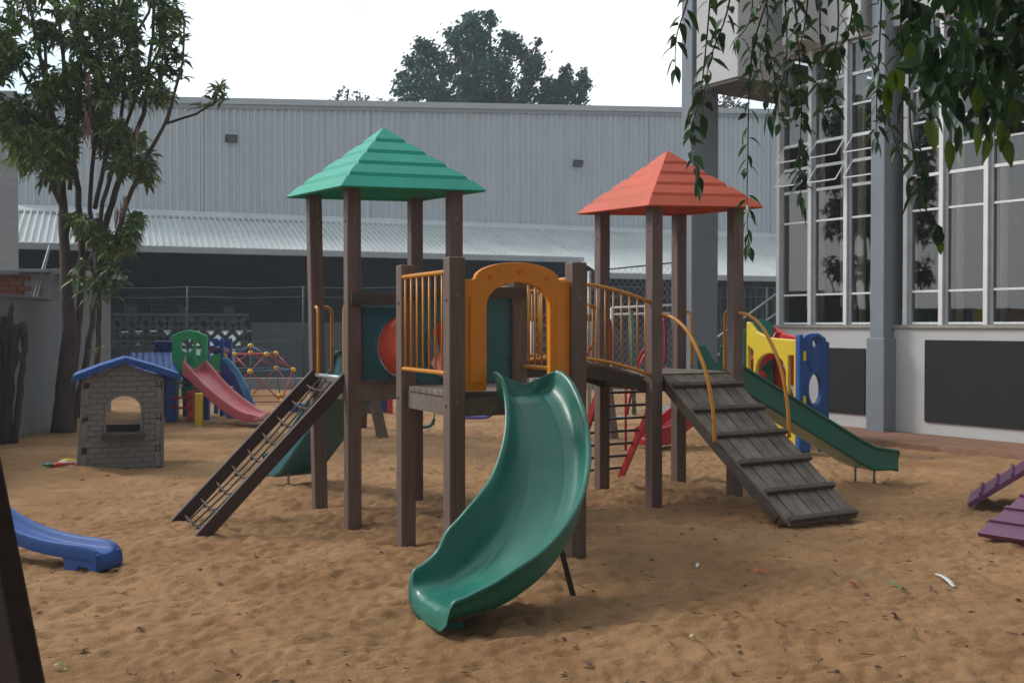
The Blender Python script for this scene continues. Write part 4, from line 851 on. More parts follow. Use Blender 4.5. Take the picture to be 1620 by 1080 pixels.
# ------------------------------------------------------------------ swings behind the arch
sw = thing('swing_set', 'dark wooden swing frame with a leaning leg behind the tunnel', 'swing set', (-.9, 15.3, 0))
gl = G(607, 690); MB().beam(V((gl.x, gl.y, -.1)), P(580, 575, 15.4), .13, .12).build('leg', pm('swing_wood', (.10, .065, .045), .7, .2, 5), sw, bevel=.01)
tp_ = P(560, 480, 15.6); MB().beam(V((gl.x - .3, gl.y + 1.6, -.1)), V((tp_.x, tp_.y, 2.1)), .13, .12).build('leg', MATS['swing_wood'], sw, bevel=.01) if False else None
TB = P(577, 560, 15.4); TB = V((-2.25, 15.4, 1.75)) 
leg = sw.children[0]
TX = 1.0
MB().tube([V((-2.15, 15.45, 1.72)), V((1.35, 15.45, 1.72))], .055, 10).build('crossbeam', MATS['swing_wood'], sw, smooth=True)
MB().beam(V((-2.15, 15.45, 1.74)), V((-2.35, 16.4, -.1)), .11, .11).build('leg', MATS['swing_wood'], sw, bevel=.01)
MB().beam(V((-2.15, 15.45, 1.74)), P(580, 575, 15.4), .11, .11).build('leg', MATS['swing_wood'], sw, bevel=.01)
for sy in (-.8, .8): MB().beam(V((1.3, 15.45, 1.74)), V((1.45, 15.45 + sy, -.1)), .11, .11).build('leg', MATS['swing_wood'], sw, bevel=.01)
def swing(x0, x1, y, z, mat, label, sag=.03, thick=.05, style='bar'):
    t = thing('swing', label, 'swing', ((x0 + x1) / 2, y, z), 0, None); m = MB()
    pts = [V((x0 + (x1 - x0) * i / 12, y, z + (sag * (2 * i / 12 - 1) ** 6) * 1.5)) for i in range(13)]
    if style == 'bar': m.tube(pts, thick / 2, 8)
    else: m.loft([[p + V((0, a, b)) for a, b in ((-.13, 0), (.13, 0), (.13, thick), (-.13, thick))] for p in pts])
    m.build('seat', mat, t, smooth=style == 'bar', bevel=0 if style == 'bar' else .015)
    for x in (x0, x1): MB().tube([V((x, y, z + .03)), V((x, y, 1.7))], .008, 5).build('chain', M_blackmet, t)
a = P(660, 655, 15.2); b = P(700, 655, 15.2); swing(a.x, b.x + .1, 15.3, .36, M_blue, 'blue box swing seat hanging under the middle platform', .02, .15, 'slab')
a = P(737, 663, 15.0); b = P(781, 663, 15.0); swing(a.x - .3, b.x, 15.2, .26, pm('violet_plastic', (.12, .10, .40), .4), 'thin violet swing bar hanging left of the curved slide', .05, .05)
a = P(652, 683, 14.4); b = P(678, 683, 14.4); swing(a.x - .2, b.x, 15.45, .10, M_green, 'green curved swing seat hanging below the blue one', .08, .05)
o = thing('blue_ride_on', 'small blue plastic ride-on toy on the sand, seen through the net ladder', 'ride-on toy', G(480, 654))
q = G(478, 655); 
MB().plate([[(-.22, .04), (.2, .04), (.26, .2), (.16, .3), (.05, .2), (-.12, .2), (-.2, .3), (-.27, .22)]], .2, q, V((.94, .34, 0)), UP).build('body', M_blue, o, bevel=.03, segs=3)
MB().tube([q + V((.2, -.08, .28)), q + V((.2, .12, .30))], .015, 6).build('handlebar', M_yelp, o, smooth=True)
o = thing('play_cabin', 'small navy play cabin with a red post, seen behind the swing leg', 'play cabin', (-1.95, 19, 0))
for px, c, w in ((583, M_purple, .12), (617, M_red, .1)): a = P(px, 640, 19.2); MB().box(V((a.x, 19.2, .4)), (w, .1, .95)).build('post', c, o, bevel=.01)
a = P(600, 640, 19.2); pn = MB().plate([[(-.18, 0), (.18, 0), (.18, .85), (-.18, .85)], circ(0, .55, .08, 12)], .05, V((a.x, 19.25, 0)), X1, UP).build('panel', M_navy, o, bevel=.01)

# ------------------------------------------------------------------ coloured panel playhouse on the right
ph2 = thing('panel_playhouse', 'plastic playhouse of joined green, yellow, blue and red panels beside the wall', 'playhouse', (3.5, 13.3, 0))
def q3_(px, py, y): return P(px, py, y)
def panel(p0, p1, loops, t, name, mat):
    X = (p1 - p0); X.z = 0; return MB().plate(loops, t, V((p0.x, p0.y, 0)), X, UP).build(name, mat, ph2, bevel=.015, smooth=False)
ya, yb = G(1182, 690), G(1262, 716); ya = V((P(1183, 600, 14.0).x, 14.0, 0)); yb = V((P(1262, 600, 13.15).x, 13.15, 0)); YL = (yb - ya).length
yt0, yt1 = P(1183, 512, 14).z, P(1262, 537, 13.15).z
ol = [(0, 0), (0, yt0 + .03), (.06, yt0 + .02), (.2, yt1 + .10), (.45, yt1 + .02), (YL - .08, yt1 + .0), (YL, yt1 + .0), (YL, 0)]
hole1 = [(.19, .42), (.19, .98)] + [(YL * .5 + (YL * .5 - .19) * -math.cos(t), .98 + .26 * math.sin(t)) for t in [math.pi * i / 10 for i in range(1, 10)]] + [(YL - .19, .98), (YL - .19, .42)]
hole2 = [(.04, .38), (.14, .38), (.14, 1.27), (.04, 1.33)]; hole3 = [(YL - .145, .38), (YL - .045, .38), (YL - .045, 1.22), (YL - .145, 1.22)]
panel(ya, yb, [ol, hole1, hole2, hole3], .06, 'yellow_panel', M_yelp)
ba = yb + V((.03, -.02, 0)); bb = V((P(1308, 600, 12.95).x, 13.35, 0)); bb = V((ba.x + .36, ba.y + .12, 0)); BLn = (bb - ba).length
bt = P(1285, 527, 13.2).z
ol = [(0, 0), (0, bt - .10), (.05, bt - .03), (BLn * .4, bt), (BLn * .65, bt), (BLn - .03, bt - .06), (BLn, bt - .16), (BLn, .0), (BLn * .72, 0), (BLn * .66, .28), (BLn * .40, .28), (BLn * .34, 0)]
o = panel(ba, bb, [ol, [(BLn / 2 + .09 * math.cos(a), .80 + .19 * math.sin(a)) for a in [2 * math.pi * i / 20 for i in range(20)]], [(BLn / 2 + .03 * math.cos(a), bt - .13 + .05 * math.sin(a)) for a in [2 * math.pi * i / 12 for i in range(12)]]], .07, 'blue_panel', M_blue)
Xb = (bb - ba).normalized(); Nb = Xb.cross(UP); Nb = Nb if Nb.y < 0 else -Nb
for (cx, cz, rx, rz, th) in ((BLn / 2, .80, .115, .22, .022), (BLn / 2, bt - .25, .12, .22, .018)):
    MB().tube([V((ba.x, ba.y, 0)) + Xb * (cx + rx * math.cos(a)) + UP * (cz + rz * math.sin(a)) + Nb * .035 for a in [2 * math.pi * i / 28 for i in range(29)]], th, 8, cap=False).build('moulded_ring', M_blue, o, smooth=True)
MB().box(ba + UP * .75 - Xb * .02, (.06, .1, 1.48), Xb).build('corner_post', M_blue, ph2, bevel=.015)
for z in (1.22, .66): MB().box(ba + UP * z + Nb * .06 + Xb * .02, (.03, .03, .12), Xb).build('clip', M_yelp, ph2, bevel=.004)
MB().box(bb + UP * .72 + V((.01, .05, 0)), (.05, .08, 1.35), Xb).build('corner_post', M_navy, ph2, bevel=.01)
# green side with rounded top, further back, and the red back panel
ga = V((P(1180, 600, 14.05).x, 14.05, 0)); MB().box(ga + UP * .78 - V((.02, 0, 0)), (.05, .09, 1.56)).build('corner_post', M_green, ph2, bevel=.01)
g0 = V((P(1187, 600, 14.6).x, 14.7, 0)); w_ = .34; gt = P(1205, 505, 14.7).z; M_g2 = pm('green_panel', (.01, .22, .15), .35, .08, 3)
ol = [(0, .0), (0, gt - .17)] + [(w_ / 2 - w_ / 2 * math.cos(t), gt - .17 + .17 * math.sin(t)) for t in [math.pi * i / 12 for i in range(1, 12)]] + [(w_, gt - .17), (w_, 0)]
o = panel(g0, g0 + V((1, -.1, 0)), [ol, [(.10, .65), (.18, .65), (.18, 1.2), (.10, 1.2)]], .06, 'green_panel', M_g2)
r0 = g0 + V((w_ + .02, 0, 0)); r1 = V((P(1275, 560, 14.0).x, 14.1, 0)); RL = (r1 - r0).length; rz0 = P(1222, 516, 14.7).z; rz1 = P(1272, 534, 14.1).z
panel(r0, r1, [[(0, 0), (0, rz0), (RL * .4, rz0 - .1), (RL, rz1), (RL, 0), (RL - .12, 0), (RL - .12, .75), (.14, .85), (.14, 0)], [(.17, 1.0), (.27, .98), (.27, 1.25), (.17, 1.3)]], .06, 'red_panel', M_red)
o = MB().ball(P(1198, 594, 14.3), .10, 12, 8, (1.3, 1, .8)).build('steering_knob', M_red, ph2, smooth=True)

# ------------------------------------------------------------------ blue slide foot, left foreground
bs = thing('blue_slide', 'blue plastic slide whose foot ends near the lower left corner', 'slide', G(160, 905))
f0 = G(160, 905) + V((-.10, .12, 0)); pts = [(-1.9, .78), (-1.2, .38), (-.81, .19), (-.6, .135), (-.387, .10), (-.168, .09), (0, .088), (.06, .075), (.085, .02)]
sd_ = V((.93, -.37, 0)).normalized(); s_ = sd_.cross(UP); rings = []
for i, (x, z) in enumerate(pts):
    c = V((f0.x, f0.y + .12, 0)) + sd_ * x + UP * z; W2 = .085; h = .055 if i < 6 else (.06 if i < 7 else .03)
    rings.append([c + s_ * a + UP * b for a, b in ((-W2 - .04, h - .03), (-W2 - .035, h), (-W2, h), (-W2 + .03, .01), (0, 0), (W2 - .03, .01), (W2, h), (W2 + .035, h), (W2 + .04, h - .03), (W2 + .035, -.045), (W2, -.05), (-W2, -.05), (-W2 - .035, -.045))])
bsl = MB().loft(rings).build('chute', M_blue, bs, sub=1, smooth=True, bevel=.008)
ft = [(-.19, -.1), (-.10, -.1), (-.09, -.01), (-.01, -.01), (.0, -.1), (.075, -.1), (.08, .09), (-.24, .10)]
for a in (-.09, .09): MB().plate([ft], .04, V((f0.x, f0.y + .12, 0)) + s_ * a, sd_, UP).build('foot', M_blue, bs, bevel=.012)
for a in (-.09, .09): MB().beam(V((f0.x, f0.y + .12, -.1)) + s_ * a - sd_ * 1.8, V((f0.x, f0.y + .12, .85)) + s_ * a - sd_ * 1.8, .04, .04).build('post', M_blue, bs)
# leaning timber leg right beside the camera
lg = MB(); q0 = P(-38, 520, 2.55); q1 = P(78, 1100, 2.2)
dq = (q1 - q0).normalized(); fac = V((.78, .62, 0)); 
bp0 = q0 - dq * .9; bp1 = q1 + dq * .75
X_ = V((.93, -.36, 0)); Y_ = V((.36, .93, 0)); rings = []
for p in (bp0, bp1): rings.append([p, p - X_ * .16 , p - X_ * .16 + Y_ * .16, p + Y_ * .16])
sl_ = MB().loft([[p, p + V((-.13, -.02, 0)), p + V((-.15, .12, 0)), p + V((-.045, .10, 0))] for p in (bp0, bp1)])
o = MB().loft([[p, p - V((.035, .035, 0)), p - V((.16, -.0, 0)), p + V((-.13, .12, 0))] for p in (bp0, bp1)]).build('timber_leg', pm('swing_timber', (.05, .024, .015), .8, .3, 6, .2, 50, stretch=(6, 6, 1)), bevel=.006); tag(o, 'leaning dark brown timber leg close up at the left edge', 'timber leg')

# ------------------------------------------------------------------ purple ribbed climbing frame, right edge
pf = thing('purple_climbing_ramp', 'purple ribbed plastic climbing ramps rising out of the right edge', 'climbing ramp', (4.4, 8.6, 0))
def ribbed(b0, b1, rise, name, n=7, th=.04):
    m = MB(); N = (b1 - b0).cross(rise).normalized(); N = N if N.z > 0 else -N; rings = []; L_ = rise.length; r = rise.normalized()
    prof = []
    for i in range(n): a = L_ * i / n; prof += [(a, .0), (a + L_ / n * .78, .006), (a + L_ / n * .82, .028), (a + L_ / n * .96, .028), (a + L_ / n * .985, 0)]
    prof.append((L_, 0)); pts = prof + [(L_, -th), (0, -th)]
    for e in (b0, b1): rings.append([e + r * a + N * (b + 0) for a, b in pts])
    return MB().loft(rings).build(name, M_purple, pf, bevel=.006)
n0 = G(1546, 842, .03); n1 = V((n0.x + .62, n0.y - .75, .03)); ribbed(n0, n1, V((.95, .30, .62)), 'front_ramp')
f0_ = G(1530, 797, .05); ribbed(f0_, f0_ + V((.30, .62, 0)), V((.98, .02, .58)), 'rear_ramp')
for sy in (0, .6): MB().beam(n0 + V((.93, .32 - sy, .55)), n0 + V((1.35, .42 - sy, -.1)), .05, .05).build('prop', M_purple, pf)

# ------------------------------------------------------------------ litter and small toys on the sand
def strip(px0, py0, px1, py1, w, mat, name, label, cat, lift=.018, mid=None, grp=None):
    a, b = G(px0, py0), G(px1, py1); a.z = gz(a.x, a.y) + lift; b.z = gz(b.x, b.y) + lift; d = (b - a).normalized(); s_ = d.cross(UP).normalized(); rings = []
    for i in range(7): t = i / 6; c = a.lerp(b, t) + UP * (.012 * math.sin(t * 5)) + s_ * (.006 * math.sin(t * 7)); ww = w * (.6 + .4 * math.sin(math.pi * min(1, t * 1.0 + .1))); rings.append([c - s_ * ww / 2, c + UP * .004, c + s_ * ww / 2, c - UP * .003])
    return tag(MB().loft(rings).build(name, mat), label, cat, grp)
M_paper = pm('paper', (.62, .63, .60), .8, .1, 20); M_strg = pm('green_toy', (.03, .35, .12), .5); M_stro = pm('orange_toy', (.75, .12, .03), .5)
strip(1102, 903, 1104, 890, .022, M_paper, 'paper_scrap', 'tiny white paper scrap standing in the sand below the red roof tower', 'litter')
strip(1481, 909, 1511, 930, .035, M_paper, 'paper_strip', 'long white paper strip lying on the sand at lower right', 'litter')
strip(1193, 907, 1206, 907, .035, M_stro, 'plastic_spoon', 'broken orange plastic piece lying on the sand', 'litter'); strip(1204, 908, 1217, 910, .012, M_stro, 'plastic_shard', 'thin orange plastic shard touching the broken orange piece', 'litter')
strip(1404, 927, 1427, 932, .018, M_strg, 'plastic_straw', 'thin green plastic straw lying on the sand at lower right', 'litter')
strip(1345, 928, 1354, 932, .03, pm('red_leaf', (.35, .08, .04), .8), 'fallen_leaf', 'small reddish leaf left of the green straw', 'leaf'); strip(1466, 934, 1478, 936, .04, pm('tan_leaf', (.4, .22, .13), .8), 'fallen_leaf', 'curled tan leaf below the white paper strip', 'leaf')
strip(1091, 1017, 1103, 1016, .03, pm('yellow_leaf', (.42, .38, .16), .8), 'fallen_leaf', 'small yellow leaf at the bottom, right of centre', 'leaf'); strip(86, 1048, 106, 1048, .035, pm('yellow_leaf', (.42, .38, .16), .8), 'fallen_leaf', 'pale yellow leaf near the timber leg at lower left', 'leaf')
strip(1156, 979, 1172, 980, .045, pm('dry_leaf', (.10, .045, .03), .8), 'fallen_leaf', 'curled dark red dry leaf right of the green slide foot', 'leaf', .025); strip(1410, 978, 1420, 980, .03, MATS['dry_leaf'], 'fallen_leaf', 'small dark dry leaf at lower right', 'leaf')
for px, py, mt, lb, sc1 in ((95, 737, M_lgreen, 'green toy spade piece lying left of the playhouse', 1), (108, 736, M_yelp, 'yellow toy rake leaning on the playhouse corner', 1.1), (100, 741, pm('white_plastic', (.7, .7, .68), .4), 'white toy piece between the green and yellow toys', .7), (78, 743, M_green, 'dark green toy half buried left of the toy pile', .8), (92, 744, M_red, 'red toy stick in front of the toy pile', .8)):
    q = G(px, py); q.z = gz(q.x, q.y); t = thing('sand_toy', lb, 'sand toy', q)
    MB().ball(q + UP * .03, .07 * sc1, 10, 7, (1.3, .8, .45)).build('scoop', mt, t, smooth=True); MB().tube([q + V((.06, 0, .03)), q + V((.12, -.01, .045)), q + V((.19, -.02, .035))], .011 * sc1, 6).build('grip', mt, t, smooth=True)
# leaf litter and twigs too many to count
m = MB()
for _ in range(1500):
    y = 3.2 + 13 * rnd.random() ** 1.6; x = rnd.uniform(-.55, .55) * y * 1.0 + rnd.uniform(-.3, .3)
    if rnd.random() > .4 + .6 * float(vnoise(x, y, 1.1, 2)): continue
    z = gz(x, y) + .004; r = rnd.random(); a = rnd.uniform(0, 6.28); d = V((math.cos(a), math.sin(a), 0)); s_ = V((-d.y, d.x, 0))
    if r < .35: L_ = rnd.uniform(.02, .07); m.beam(V((x, y, z)), V((x, y, z + rnd.uniform(0, .01))) + d * L_, .003, .003)
    else: L_ = rnd.uniform(.008, .028); c = V((x, y, z + .003)); m.add([c - d * L_ , c - s_ * L_ * .5 + UP * .005, c + d * L_, c + s_ * L_ * .5 + UP * rnd.uniform(0, .012)], [(0, 1, 2, 3)])
tag(m.build('leaf_litter', pm('litter', (.05, .032, .025), .9, .5, 30, island=.5), normals=False), 'fine dark twigs and leaf crumbs scattered over the sand', 'leaf litter', kind='stuff')
# ------------------------------------------------------------------ vegetation
M_bark = pm('bark', (.085, .065, .055), .95, .3, 6, .8, 25, stretch=(1, 1, .35)); M_barkd = pm('bark_dark', (.06, .045, .038), .95, .3, 8, .8, 25)
M_leafd = pm('leaf_dracaena', (.065, .15, .05), .4, .3, .8, island=.6, col2=(.17, .23, .06), trans=.3)
M_leafb = pm('leaf_background', (.010, .068, .048), .6, .3, .3, island=.5, trans=.1)
M_leafh = pm('leaf_hanging', (.03, .075, .035), .36, .3, 3, island=.6, col2=(.05, .11, .04), trans=.3)
M_leafy = pm('leaf_yellow_green', (.10, .17, .02), .4, .25, 3, island=.3, trans=.35)
M_dead = pm('dead_leaf', (.20, .13, .10), .9, .3, 5, island=.3)

def blob_tree(name, label, base, clumps, Y, mat, leaf=.45, density=1.0, dy=3.5, trunk_r=.5, gaps=.3):
    t = thing(name, label, 'tree', base); m = MB(); r2 = random.Random(11); top_ = []
    for px, py, pr in clumps:
        c = P(px, py, Y + r2.uniform(-dy, dy)); r = pr / FPX * Y; top_.append((c, r)); n = int(density * 520 * (r / 1.2) ** 1.7)
        subs = []
        for _ in range(int(9 + 6 * r)):
            d = V((r2.gauss(0, 1), r2.gauss(0, 1), r2.gauss(0, 1))).normalized(); subs.append((c + d * r * r2.uniform(.35, .95), r * r2.uniform(.34, .68)))
        for _ in range(n):
            sc0, sr = r2.choice(subs); d = V((r2.gauss(0, 1), r2.gauss(0, 1), r2.gauss(0, .8))); d = d * .62
            p = sc0 + d * sr; a = V((r2.gauss(0, 1), r2.gauss(0, 1), r2.gauss(.3, .7))).normalized(); b = a.orthogonal().normalized(); L_ = leaf * r2.uniform(.5, 1.2); c2 = a.cross(b)
            m.add([p - b * L_ * .5, p - c2 * L_ * .22 + a * .04, p + b * L_ * .5, p + c2 * L_ * .22 + a * .04], [(0, 1, 2, 3)])
    m.build('crown', mat, t, normals=False)
    tr = MB(); b0 = V(base); hub = V((base[0], base[1], 7)); tr.tube([b0, b0.lerp(hub, .5) + V((.2, 0, 0)), hub], [trunk_r, trunk_r * .8, trunk_r * .65], 10)
    for c, r in top_:
        mid = hub.lerp(c, .5) + V((r2.uniform(-.5, .5), 0, r2.uniform(-.6, .2))); tr.tube([hub, mid, c], [trunk_r * .45, trunk_r * .22, .05], 6)
    tr.build('trunk', M_barkd, t, smooth=True); return t
cl1 = [(745, 40, 20), (725, 62, 22), (775, 35, 14), (758, 62, 22), (800, 62, 16), (808, 80, 22), (770, 85, 26), (735, 95, 22), (672, 72, 14), (668, 92, 18), (690, 88, 18), (655, 100, 16), (640, 125, 16), (632, 142, 13), (655, 148, 16), (665, 125, 20), (700, 112, 24), (690, 148, 20), (735, 128, 22), (760, 112, 20), (790, 118, 24), (722, 156, 18), (765, 152, 22), (800, 148, 22), (835, 92, 20), (845, 105, 16), (838, 125, 20), (832, 150, 22), (862, 142, 18), (860, 160, 16), (895, 128, 16), (885, 148, 20), (918, 135, 15), (912, 155, 18), (922, 118, 9), (786, 168, 20), (705, 168, 16), (640, 160, 12), (880, 168, 14), (895, 112, 8), (740, 24, 7), (775, 22, 6), (850, 68, 7)]
blob_tree('large_tree', 'large dark green tree rising above the warehouse roof behind the green pyramid roof', (-1.6, 57, 0), cl1, 56, M_leafb, .32, 2.2, 2.5, .7)
M_leafs = pm('leaf_sparse', (.13, .10, .07), .8, .3, .5, island=.4)
blob_tree('sparse_tree', 'thin brownish tree just showing over the warehouse roof, left of the large tree', (-8.6, 52, 0), [(535, 153, 10), (550, 148, 11), (565, 152, 11), (580, 158, 8), (605, 160, 8), (618, 158, 8), (526, 162, 6), (555, 163, 10)], 52, M_leafs, .22, .55, 1, .25)
blob_tree('sparse_tree', 'thin tree showing between the far pillar and the glazed building', (12.5, 55, 0), [(1145, 165, 14), (1160, 160, 12), (1170, 172, 12), (1150, 180, 12)], 55, M_leafs, .3, .7, 1, .3)

# multi-stemmed tree on the left
lt_ = thing('multi_stem_tree', 'tall many-stemmed tree with rosettes of long leaves behind the playhouse', 'tree', G(102, 680))
TY = 15.9; r3 = random.Random(5)
stems = [([(100, 694), (104, 610), (110, 520), (101, 420), (96, 300), (85, 200), (60, 90), (40, -40)], (.20, .145, .11, .08, .062, .048, .03, .02), 0),
         ([(108, 640), (118, 560), (128, 480), (128, 400), (122, 300), (105, 180), (95, 60), (90, -60)], (.09, .07, .062, .055, .045, .035, .028, .018), .15),
         ([(120, 660), (140, 560), (150, 470), (150, 420), (140, 330), (150, 220), (160, 100), (150, -60)], (.06, .05, .042, .038, .035, .03, .025, .018), .3),
         ([(138, 670), (153, 560), (158, 480), (153, 400), (165, 320), (185, 240), (200, 120), (210, -40)], (.05, .04, .036, .034, .032, .028, .022, .015), -.1),
         ([(150, 440), (168, 360), (190, 285), (225, 180), (240, 60), (245, -40)], (.06, .05, .045, .035, .025, .02), .1),
         ([(163, 450), (178, 385), (200, 320), (235, 240), (265, 190), (288, 100), (290, 30)], (.05, .04, .035, .03, .022, .018, .012), -.2),
         ([(262, 196), (310, 180), (343, 163), (350, 142)], (.02, .018, .014, .01), -.2),
         ([(97, 300), (60, 250), (30, 215), (5, 190)], (.035, .03, .025, .02), .4), ([(92, 220), (40, 120), (5, 60), (-20, 0)], (.035, .03, .025, .02), .3),
         ([(148, 230), (180, 110), (232, 20), (250, -40)], (.035, .028, .02, .015), .2), ([(128, 380), (85, 300), (75, 180), (70, 40)], (.04, .035, .03, .02), -.3),
         ([(265, 196), (280, 140), (283, 110)], (.018, .014, .01), -.2), ([(185, 240), (215, 150), (262, 60), (270, 10)], (.03, .025, .018, .012), -.3),
         ([(150, 330), (170, 240), (178, 130), (180, -40)], (.035, .03, .02, .015), -.5), ([(110, 300), (125, 180), (130, 60), (120, -40)], (.035, .03, .02, .015), -.5)]
tr = None; tips = []
for k, (pp_, rs_, dy) in enumerate(stems):
    q = [P(a + (r3.uniform(-3, 3) if i else 0), b, TY + dy * min(1, i / 2) * (1 + i * .3)) for i, (a, b) in enumerate(pp_)]
    if k == 0: q[0].z = -.1
    dens = []; nr = []
    for i in range(len(q) - 1):
        for s in range(4): t = s / 4; dens.append(q[i].lerp(q[i + 1], t) + V((r3.uniform(-.012, .012), 0, 0))); nr.append(rs_[i] * (1 - t) + rs_[i + 1] * t)
    dens.append(q[-1]); nr.append(rs_[-1])
    o = MB().tube(dens, nr, 9).build('trunk' if k == 0 else 'stem', M_bark, lt_, smooth=True)
    tips.append(q)
m = MB()
def lim(py):   # left and right limits of the crown at a picture height
    return (interp(py, [(-80, -90), (150, -60), (200, 0), (250, 20), (300, 60), (350, 115), (400, 150)]), interp(py, [(-80, 285), (50, 272), (150, 262), (230, 255), (260, 250), (300, 232), (350, 218), (400, 205)]))
cnt = 0
while cnt < 1050:
    py = r3.uniform(-70, 395); a, b = lim(py); px = r3.uniform(a, b)
    dn = float(vnoise(px, py, 46, 3)); thr = .27 + (.13 if py > 285 else 0) + (.10 if px < 45 else 0)
    if py > 270 and px < 60 + (py - 270) * .55: thr += .3
    if dn < thr: continue
    Yd = TY + r3.uniform(-1.3, 1.3); p = P(px, py, Yd); cnt += 1
    m.rosette(p, V((r3.gauss(0, .5) + (px - 140) / 300, r3.gauss(0, .4), 1)), r3.randint(10, 17), r3.uniform(.16, .25), r3.uniform(.05, .066), .6, (20, 110))
for px, py, k in ((288, 32, 3), (283, 60, 2), (290, 90, 2), (278, 85, 3), (350, 135, 3), (345, 155, 2), (318, 172, 1), (268, 150, 3), (280, 118, 2), (262, 95, 3), (250, 60, 3), (12, 185, 3), (30, 205, 3), (8, 120, 3), (20, 95, 3), (5, 60, 3), (255, 112, 4), (60, 215, 3), (180, 400, 2), (195, 385, 2)):
    for _ in range(k): m.rosette(P(px + r3.uniform(-9, 9), py + r3.uniform(-9, 9), TY - .2 + r3.uniform(-.2, .2)), V((r3.gauss(0, .3), 0, 1)), 11, .23, .06, .5, (25, 100))
m.build('crown', M_leafd, lt_, normals=False)
m = MB()
for px, py in ((120, 440), (135, 415), (150, 440), (165, 425), (180, 420), (188, 445), (150, 470), (175, 465), (160, 450), (140, 455), (185, 430), (170, 440)): m.rosette(P(px, py, TY - .35 + r3.uniform(-.2, .2)), V((r3.gauss(0, .4), -.3, 1)), 12, .25, .062, .7, (30, 110))
m.build('lower_shoots', M_leafd, lt_, normals=False); m = MB()
for px, py in ((150, 557), (158, 552)): m.rosette(P(px, py, TY - .5), V((0, 0, 1)), 8, .14, .035, .3, (15, 70))
m.build('lower_shoots', M_leafd, lt_, normals=False)
m = MB()
for px, py in ((138, 110), (140, 130), (136, 165), (139, 185), (142, 195), (195, 315), (188, 330), (215, 195)):
    for _ in range(7): m.leaf(P(px + r3.uniform(-5, 5), py + r3.uniform(-10, 10), TY - 1.2 + r3.uniform(-.2, .2)), V((r3.uniform(-.3, .3), r3.uniform(-.2, .2), -1)), V((r3.gauss(0, .6), -1, 0)), .24, .022, .2)
m.build('dead_leaves', M_dead, lt_, normals=False)

# pruned shrub stumps at the left edge
pr = thing('pruned_shrub', 'bare pruned shrub stems standing against the grey wall at the left edge', 'shrub', G(25, 695))
for pts, rs_ in (([(12, 698), (22, 640), (30, 570), (38, 540), (45, 512)], (.075, .06, .05, .05, .055)), ([(36, 698), (48, 640), (58, 580), (64, 540), (60, 508)], (.05, .042, .04, .042, .05)), ([(4, 698), (8, 640), (0, 560), (2, 500)], (.06, .05, .05, .06)),
                 ([(22, 640), (14, 580), (18, 540), (28, 505), (26, 478)], (.05, .045, .04, .04, .03)), ([(38, 540), (30, 515), (16, 500)], (.045, .04, .05)), ([(38, 540), (42, 560), (30, 600)], (.04, .04, .03))):
    q = [P(a * .62, b, 14.3) for a, b in pts]
    if pts[0][1] > 690: q[0].z = -.05
    dn = []; nr = []
    for i in range(len(q) - 1):
        for s in range(3): t = s / 3; dn.append(q[i].lerp(q[i + 1], t) + V((r3.uniform(-.012, .012), 0, 0))); nr.append((rs_[i] * (1 - t) + rs_[i + 1] * t) * r3.uniform(.85, 1.2))
    dn.append(q[-1]); nr.append(rs_[-1]); MB().tube(dn, nr, 9).build('stem', M_barkd, pr, smooth=True)
# weeds at the wall foot
m = MB()
for _ in range(160):
    t = r3.random(); x, y = -7.1 - .25 * t + abs(r3.gauss(0, .12)), 14.3 + 2.6 * t; d = V((r3.gauss(0, .5), r3.gauss(0, .5), 1)); m.leaf((x, y, gz(x, y)), d, V((1, 0, .2)), r3.uniform(.04, .12), .012, .6)
tag(m.build('weeds', M_leafd, normals=False), 'sparse low weeds along the foot of the grey wall', 'weeds', kind='stuff')

# ------------------------------------------------------------------ the shade tree over the photographer, its twigs hanging into the picture
st_ = thing('shade_tree', 'overhanging tree whose leafy drooping twigs hang into the upper right', 'tree', (3.4, .5, 0))
MB().tube([V((3.4, .5, -.2)), V((3.5, .6, 1.2)), V((3.2, .9, 2.6)), V((3.0, 1.2, 4.2)), V((2.6, 1.4, 6.0))], [.34, .28, .25, .2, .1], 14).build('trunk', M_bark, st_, smooth=True)
limbs = [[(3.1, 1.1, 3.4), (2.4, 2.6, 4.1), (1.6, 4.0, 4.3), (.9, 4.8, 4.0)], [(3.1, 1.0, 3.2), (3.6, 2.6, 3.7), (3.2, 4.2, 4.0), (2.4, 5.2, 3.9)], [(3.0, 1.2, 4.0), (1.0, 1.0, 5.0), (-1.5, .8, 5.6), (-3.5, 1.0, 5.8)], [(3.0, 1.0, 3.8), (4.5, 1.8, 4.6), (5.8, 2.5, 5.0)], [(2.9, 1.0, 4.4), (1.5, -1.0, 5.5), (-.5, -2.5, 6.0)], [(3.2, .8, 3.6), (2.0, 2.0, 3.9), (2.0, 3.4, 3.6), (2.0, 4.2, 3.3)]]
for l_ in limbs: MB().tube(l_, [.12, .08, .05, .025][:len(l_)], 8).build('limb', M_bark, st_, smooth=True)
HY = 4.6; m = MB(); ly = MB(); r4 = random.Random(21)
